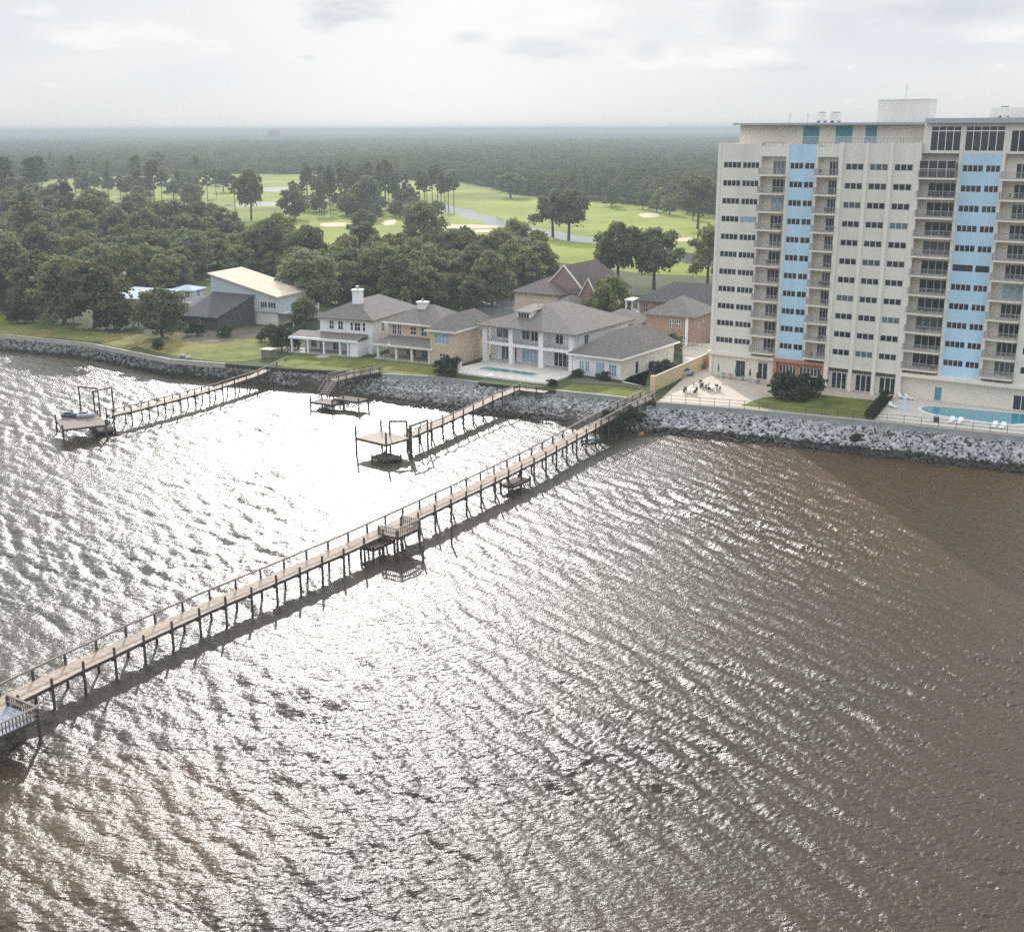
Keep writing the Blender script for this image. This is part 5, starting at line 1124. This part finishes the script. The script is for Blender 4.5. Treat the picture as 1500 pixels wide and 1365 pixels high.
def scatter(poly_px, gap, kinds, smin, smax, label, cat, group, limit, keep=True):
    poly = [at(x, y, 3.0) for x, y in poly_px]; x0 = min(p.x for p in poly); x1 = max(p.x for p in poly); y0 = min(p.y for p in poly); y1 = max(p.y for p in poly)
    n = 0
    for k in range(9000):
        if n >= limit: break
        p = (rt.uniform(x0, x1), rt.uniform(y0, y1))
        if not inside(p, poly): continue
        if any((p[0]-q[0])**2+(p[1]-q[1])**2 < gap**2 for q in PLACED): continue
        if keep and any((p[0]-q[0])**2+(p[1]-q[1])**2 < q[2]**2 for q in KEEP): continue
        PLACED.append(p); s_ = rt.uniform(smin, smax); kd = rt.choice(kinds)
        lb = label[kd] if isinstance(label, dict) else label
        plant(kd, rt.randrange(9), Vector((p[0], p[1], 3.0)), rt.uniform(0, 6.28), (s_*rt.uniform(.9, 1.1), s_*rt.uniform(.9, 1.1), s_*rt.uniform(.85, 1.15)), lb, cat, group+('' if kd == 'oak' else {'light': ' (light)', 'tall': ' (tall)', 'pine': ' (pines)'}[kd] if len(kinds) > 1 else '')); n += 1
    return n
def one(kind, i, px, s, label, cat='tree', group=None, z=3.0, rz=None):
    p = at(*px, z); PLACED.append((p.x, p.y)); return plant(kind, i, p, rt.uniform(0, 6.28) if rz is None else rz, s, label, cat, group)
# single trees one can point at
one('oak', 0, (95, 472), 1.25, 'spreading dark oak on the lawn in front, left of its twin'); one('oak', 1, (140, 478), 1.25, 'spreading dark oak on the lawn in front, right of its twin')
one('light', 0, (203, 478), .55, 'small grey green tree before the brick house with the metal roof', 'tree'); one('oak', 2, (238, 494), .88, 'round bushy tree standing alone between the brick house and the dark hip roof')
one('oak', 3, (20, 445), 1.3, 'dark tree at the left edge above the bright lawn'); one('oak', 4, (62, 458), 1.2, 'dark tree behind the bright lawn near the left edge')
one('oak', 2, (452, 462), 1.25, 'big dark oak between the modern house and the white house with the chimney'); one('oak', 0, (446, 482), .6, 'lower dark oak beside the modern house wall')
one('bush', 0, (412, 513), (2.0, 2.0, 2.2), 'large dark bush at the left end of the long porch', 'bush'); one('bush', 1, (655, 549), (2.0, 1.6, 1.5), 'green bush at the right corner of the beige house by the pool', 'bush')
for i, (x, y, s_, lab) in enumerate(((172, 484, 2.6, 'large shrub on the lawn between the twin oaks and the small grey green tree'), (255, 478, 2.2, 'shrub against the dark hip roof, behind the round bushy tree'), (290, 492, 1.5, 'low shrub in front of the dark hip roof'), (330, 494, 1.2, 'low dark shrub on the bare yard before the dark hip roof'), (25, 474, 2.0, 'shrub on the bright lawn at the far left edge'), (398, 500, 1.6, 'shrub on the lawn left of the large dark bush'), (232, 512, 1.0, 'small shrub on the dry lawn above the far left edging wall'))):
    one('bush', i, (x, y), s_, lab, 'bush')
one('conifer', 0, (594, 478), .95, 'upright light green conifer between the white and the beige houses')
one('tall', 1, (905, 424), (1.2, 1.2, 1.5), 'tall dark round tree right of the brown gabled house'); one('tall', 3, (958, 424), (1.3, 1.3, 1.4), 'tall dark round tree left of the tower beyond the dark roof'); one('light', 1, (893, 474), (1.05, 1.05, 1.0), 'round light green tree between the brown gabled house and the brick house')
one('oak', 4, (1036, 418), (1.0, 1.0, 1.35), 'dark tree right against the tower edge in front of the creek'); one('light', 0, (985, 521), .42, 'small young tree on the lawn before the brick house', 'tree')
one('tall', 2, (810, 347), (1.45, 1.45, 1.55), 'left one of the two broad oaks standing together on the fairway'); one('tall', 0, (833, 349), (1.55, 1.55, 1.6), 'right one of the two broad oaks standing together on the fairway')
one('tall', 3, (1022, 336), (1.6, 1.6, 1.9), 'large greyish tree on the fairway just left of the tower'); one('tall', 1, (748, 290), (1.7, 1.7, 1.3), 'single dark round tree on the far fairway, above the two broad oaks'); one('tall', 4, (539, 320), (1.3, 1.3, 1.7), 'dark oak with a thick trunk in front of the pine stand')
one('oak', 0, (531, 352), (1.0, 1.0, 1.0), 'low round tree on the fairway below the pine stand'); one('oak', 2, (432, 322), (1.2, 1.2, 1.3), 'dark tree left in front of the pine stand')
one('oak', 1, (620, 372), (1.35, 1.35, 1.55), 'tall oak rising above the wood behind the beige house'); one('light', 1, (412, 372), (1.5, 1.5, 1.35), 'yellow green tree top above the wood behind the modern house')
one('bush', 0, (1150, 586), (2.2, 2.0, 2.1), 'tall dark bush on the left of the pair on the terrace lawn', 'bush'); one('bush', 1, (1178, 585), (2.3, 2.0, 1.9), 'broad dark bush on the right of the pair on the terrace lawn', 'bush')
one('bush', 1, (888, 634), (1.5, 1.3, 1.6), 'dark shrub on the beach under the shore end of the long pier, left one', 'bush', z=.3); one('bush', 0, (903, 630), (1.6, 1.3, 1.5), 'dark shrub on the beach under the shore end of the long pier, middle one', 'bush', z=.6); one('bush', 1, (920, 622), (1.5, 1.3, 1.4), 'dark shrub on the beach under the shore end of the long pier, right one', 'bush', z=.8)
one('bush', 0, (848, 553), (.8, .8, .7), 'small round shrub at the left of the wing of the white house', 'bush'); one('bush', 1, (884, 557), (1.0, .8, .7), 'small dark shrub under the wing windows of the white house', 'bush'); one('bush', 0, (808, 566), (.6, .6, .6), 'tiny green shrub at the corner of the pool terrace', 'bush')
one('bush', 1, (975, 545), (1.8, 1.4, 1.0), 'wide green hedge bush behind the tan wall', 'bush'); one('bush', 0, (1255, 646), (.9, .7, .5), 'low green plant growing on the pale rocks below the pool', 'bush', z=1.9)
# hedge on the right of the lawn
hp, hq = at(1298, 587, 3.2), at(1274, 615, 3.2)
hv, hf, off = [], [], 0; rg = np.random.default_rng(2)
hd = thing('hedge', hp, 0, 'dark green hedge dividing the terrace lawn from the pool deck', 'hedge')
V, Q, _ = crown_arrays(5, 1.1, 1.7, 12, 1100, .06, .16, h0=.1)
Vs = np.vstack([V+np.array(lerp(Vector(), hq-hp, t/7)) for t in range(8)]); Qs = np.vstack([Q+len(V)*t for t in range(8)])
link('leaves', npmesh('hedge_leaves', Vs, Qs, M_hedge), hd)
m = MB()
for t in range(8): c = lerp(Vector(), hq-hp, t/7); m.bar(c, c+Vector((0, 0, .8)), .05, 5)
m.build('stems', M_bark, hd)
# single pines on the left fairway
for i, (x, y, s_) in enumerate(((95, 300, 1.0), (128, 303, .95), (160, 296, 1.0), (178, 300, .9), (205, 309, 1.15), (222, 304, .95), (238, 300, 1.05), (262, 287, .9), (290, 304, .9), (305, 300, 1.05), (345, 316, 1.05))):
    one('pine', i, (x, y), s_*.86, 'tall thin pine standing on the left fairway', 'pine tree', 'pines on the left fairway')
one('tall', 1, (368, 322), (1.3, 1.3, 2.0), 'tall round tree with a bare trunk on the fairway left of the pine stand')
scatter([(428,312),(445,296),(500,290),(560,292),(640,298),(655,308),(560,316),(470,320)], 6.0, ['pine'], .72, 1.08, 'tall pine in the pine stand in the middle of the golf course', 'pine tree', 'pines of the middle stand', 52, False)
scatter([(640,306),(668,300),(660,312),(645,316)], 6, ['pine'], .8, .95, 'pine at the right end of the pine stand by the creek', 'pine tree', 'pines by the creek', 5, False)
scatter([(95,300),(130,272),(250,266),(330,268),(335,292),(300,316),(180,318)], 15, ['tall', 'tall', 'pine'], .7, 1.25, {'tall': 'round tree on the left fairway among the thin pines', 'pine': 'shorter pine on the left fairway among round trees'}, 'tree', 'trees of the left fairway', 34, False)
scatter([(440,318),(445,300),(560,298),(650,306),(640,322),(560,324)], 9, ['oak', 'tall'], .55, .95, {'oak': 'low dark tree in the undergrowth of the pine stand', 'tall': 'middle sized dark tree below the pines of the stand'}, 'tree', 'undergrowth of the pine stand', 16, False)
scatter([(880,300),(960,304),(1050,318),(1050,330),(990,318),(900,306)], 12, ['tall', 'light'], .8, 1.2, {'tall': 'round tree at the far edge of the right fairway', 'light': 'light green tree at the far edge of the right fairway'}, 'tree', 'trees at the far edge of the right fairway', 9, False)
# the wood behind the houses and the wood on the left
WL = {'tall': 'taller oak with a high crown in the dense wood behind the shore houses', 'oak': 'dark green oak in the dense wood behind the shore houses', 'light': 'lighter green tree in the dense wood behind the shore houses'}
n1 = scatter([(-30,392),(100,385),(230,378),(330,378),(440,382),(480,400),(560,400),(600,380),(660,384),(720,378),(790,388),(800,418),(735,436),(728,462),(640,462),(560,455),(440,445),(425,405),(300,405),(270,430),(165,425),(60,446),(-30,452)], 7.6, ['oak']*4+['tall', 'light', 'light'], .55, 1.2, WL, 'tree', 'trees of the wood behind the shore houses', 185)
WL2 = {'oak': 'dark oak in the wood left of the golf course', 'light': 'lighter tree in the wood left of the golf course', 'pine': 'pine rising from the wood left of the golf course'}
n2 = scatter([(-40,298),(50,300),(90,318),(200,346),(310,352),(350,372),(230,380),(100,386),(-40,392)], 11.5, ['oak']*7+['light', 'pine'], 1.0, 1.4, WL2, 'tree', 'trees of the left wood', 120, False)
print('wood', n1, n2)

# ------------------------------------------------------------------ far wood: one mass of crowns to the horizon
def far_wood():
    rng = np.random.default_rng(4)
    front = [at(x, y, 3.0) for x, y in ((-200,268),(0,264),(100,262),(300,255),(470,256),(560,262),(680,268),(760,287),(860,294),(960,303),(1050,316),(1200,330),(1400,340),(1700,350))]
    fa = np.array([math.atan2(p.x, p.y) for p in front]); fd = np.array([math.hypot(p.x, p.y) for p in front])
    V_, Q_ = [], []; off = 0
    for d0, d1, gap, nq, q0, q1 in ((0, 1400, 11.5, 130, .7, 1.7), (1400, 3400, 19, 46, 1.6, 3.4)):
        k = 0; area = .5*(0.66+0.52)*(d1**2-(480 if d0 == 0 else d0)**2); n = int(area/gap**2)
        az = rng.uniform(-.62, .52, n); dd = np.sqrt(rng.uniform(max(d0, 470)**2, d1**2, n)); ff = np.interp(az, fa, fd)
        ok = dd > ff+rng.uniform(0, 10, n); az, dd = az[ok], dd[ok]; n = len(az)
        R_ = rng.uniform(4.5, 10.0, n)*(1 if d0 == 0 else 1.3); Hh = rng.uniform(7.5, 15.5, n)*(1+.22*np.sin(az*40+dd/130)*np.sin(dd/90+az*17))
        P_ = np.stack([np.sin(az)*dd, np.cos(az)*dd, np.full(n, 3.0)], -1)
        d = rng.normal(size=(n, nq, 3)); d[..., 2] = np.abs(d[..., 2])*1.1-.35; d /= np.linalg.norm(d, axis=2)[..., None]
        rad = rng.uniform(.72, 1.05, (n, nq, 1))*(1+.16*np.sin(d[..., :1]*6+az[:, None, None]*99)*np.sin(d[..., 1:2]*7)); sc = np.stack([R_, R_, Hh*.48], -1)[:, None]
        c = P_[:, None]+d*rad*sc; c[..., 2] += (Hh*.52)[:, None]
        nr_ = d+rng.normal(size=d.shape)*.28; nr_ /= np.linalg.norm(nr_, axis=2)[..., None]; t = np.cross(nr_, rng.normal(size=d.shape)); t /= np.linalg.norm(t, axis=2)[..., None]; b_ = np.cross(nr_, t)
        s_ = rng.uniform(q0, q1, (n, nq, 1))
        V = np.stack([c-t*s_-b_*s_*.5, c+t*s_*.6-b_*s_, c+t*s_+b_*s_*.5, c-t*s_*.5+b_*s_], 2).reshape(-1, 3)
        V_.append(V); Q_.append(np.arange(len(V)).reshape(-1, 4)+off); off += len(V)
    # beyond: the rolling top of the wood
    nr, nc = 240, 320
    ds = 2900*np.exp(np.linspace(0, math.log(11500/2900.), nr)); az = np.linspace(-.62, .52, nc); D, A = np.meshgrid(ds, az, indexing='ij')
    Z = 3+rng.uniform(7, 15, D.shape)+4*np.sin(D/260+3*A)*np.sin(A*23+D/900)
    V = np.stack([np.sin(A)*D, np.cos(A)*D, Z], -1).reshape(-1, 3); idx = np.arange(nr*nc).reshape(nr, nc)
    Q = np.stack([idx[:-1, :-1], idx[:-1, 1:], idx[1:, 1:], idx[1:, :-1]], -1).reshape(-1, 4)
    tag(link('distant_wood', npmesh('distant_wood', V, Q, mat('distant_canopy', (0.030, 0.040, 0.026), 0.95, 0.5, 0.01, 0.0))), kind='stuff')  # base darkened for the shade between crowns that this sheet cannot cast
    tag(link('far_wood', npmesh('far_wood', np.vstack(V_), np.vstack(Q_), M_farl)), kind='stuff')
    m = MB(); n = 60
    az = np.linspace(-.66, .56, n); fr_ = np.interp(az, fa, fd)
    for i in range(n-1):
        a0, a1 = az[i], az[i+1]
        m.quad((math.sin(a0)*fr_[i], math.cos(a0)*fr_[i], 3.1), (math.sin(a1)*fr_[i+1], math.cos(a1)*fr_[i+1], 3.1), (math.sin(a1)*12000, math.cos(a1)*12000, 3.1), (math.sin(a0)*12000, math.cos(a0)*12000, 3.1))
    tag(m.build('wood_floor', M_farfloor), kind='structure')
far_wood()
# far landmarks on the horizon
q = at(11, 191, 3.0); dn = Vector((q.x, q.y, 0)).normalized()*1000
r = thing('radio_mast', Vector((dn.x, dn.y, 3)), 0, 'lattice radio mast alone on the horizon at the far left', 'radio mast')
m = MB()
for a in range(3):
    c, s_ = math.cos(2.09*a), math.sin(2.09*a); m.bar((1.3*c, 1.3*s_, 0), (.5*c, .5*s_, 47), .09, 4)
    for k in range(12):
        z0, z1 = 3.9*k, 3.9*(k+1); r0, r1 = 1.3-.8*z0/47, 1.3-.8*z1/47; c2, s2 = math.cos(2.09*(a+1)), math.sin(2.09*(a+1)); m.bar((r0*c, r0*s_, z0), (r1*c2, r1*s2, z1), .05, 4)
m.build('lattice', M_dark, r); m = MB(); m.box(-1.0, -.3, 45.9, 1.0, .3, 47.6); m.build('antenna_array', M_dark, r)
q = at(401, 191, 3.0); dn = Vector((q.x, q.y, 0)).normalized()*4200
r = thing('water_side_hall', Vector((dn.x, dn.y, 3)), 0, 'tiny far building with a low arched roof on the horizon above the wood', 'building')
m = MB(); m.box(-18, -9, 0, 18, 9, 37); m.build('wall', M_brick, r); m = MB(); m.hip(-21, 21, -10, 10, 37.3, 6); m.build('roof', M_redbr, r)

# ------------------------------------------------------------------ haze
HAZE = 3.8e-4
m = MB(); m.box(-9500, -600, -2.5, 9500, 13500, 51.6); hz = m.build('haze', None)
hm = bpy.data.materials.new('haze_air'); hm.use_nodes = True; t = hm.node_tree; t.nodes.clear()
pv = N(t, 'ShaderNodeVolumePrincipled'); pv.inputs['Color'].default_value = (0.375, 0.425, 0.455, 1); pv.inputs['Density'].default_value = HAZE; pv.inputs['Anisotropy'].default_value = 0.1; pv.inputs['Density Attribute'].default_value = ''; pv.inputs['Temperature Attribute'].default_value = ''
o = N(t, 'ShaderNodeOutputMaterial'); t.links.new(pv.outputs[0], o.inputs['Volume']); hz.data.materials.append(hm)
tag(hz, kind='stuff')
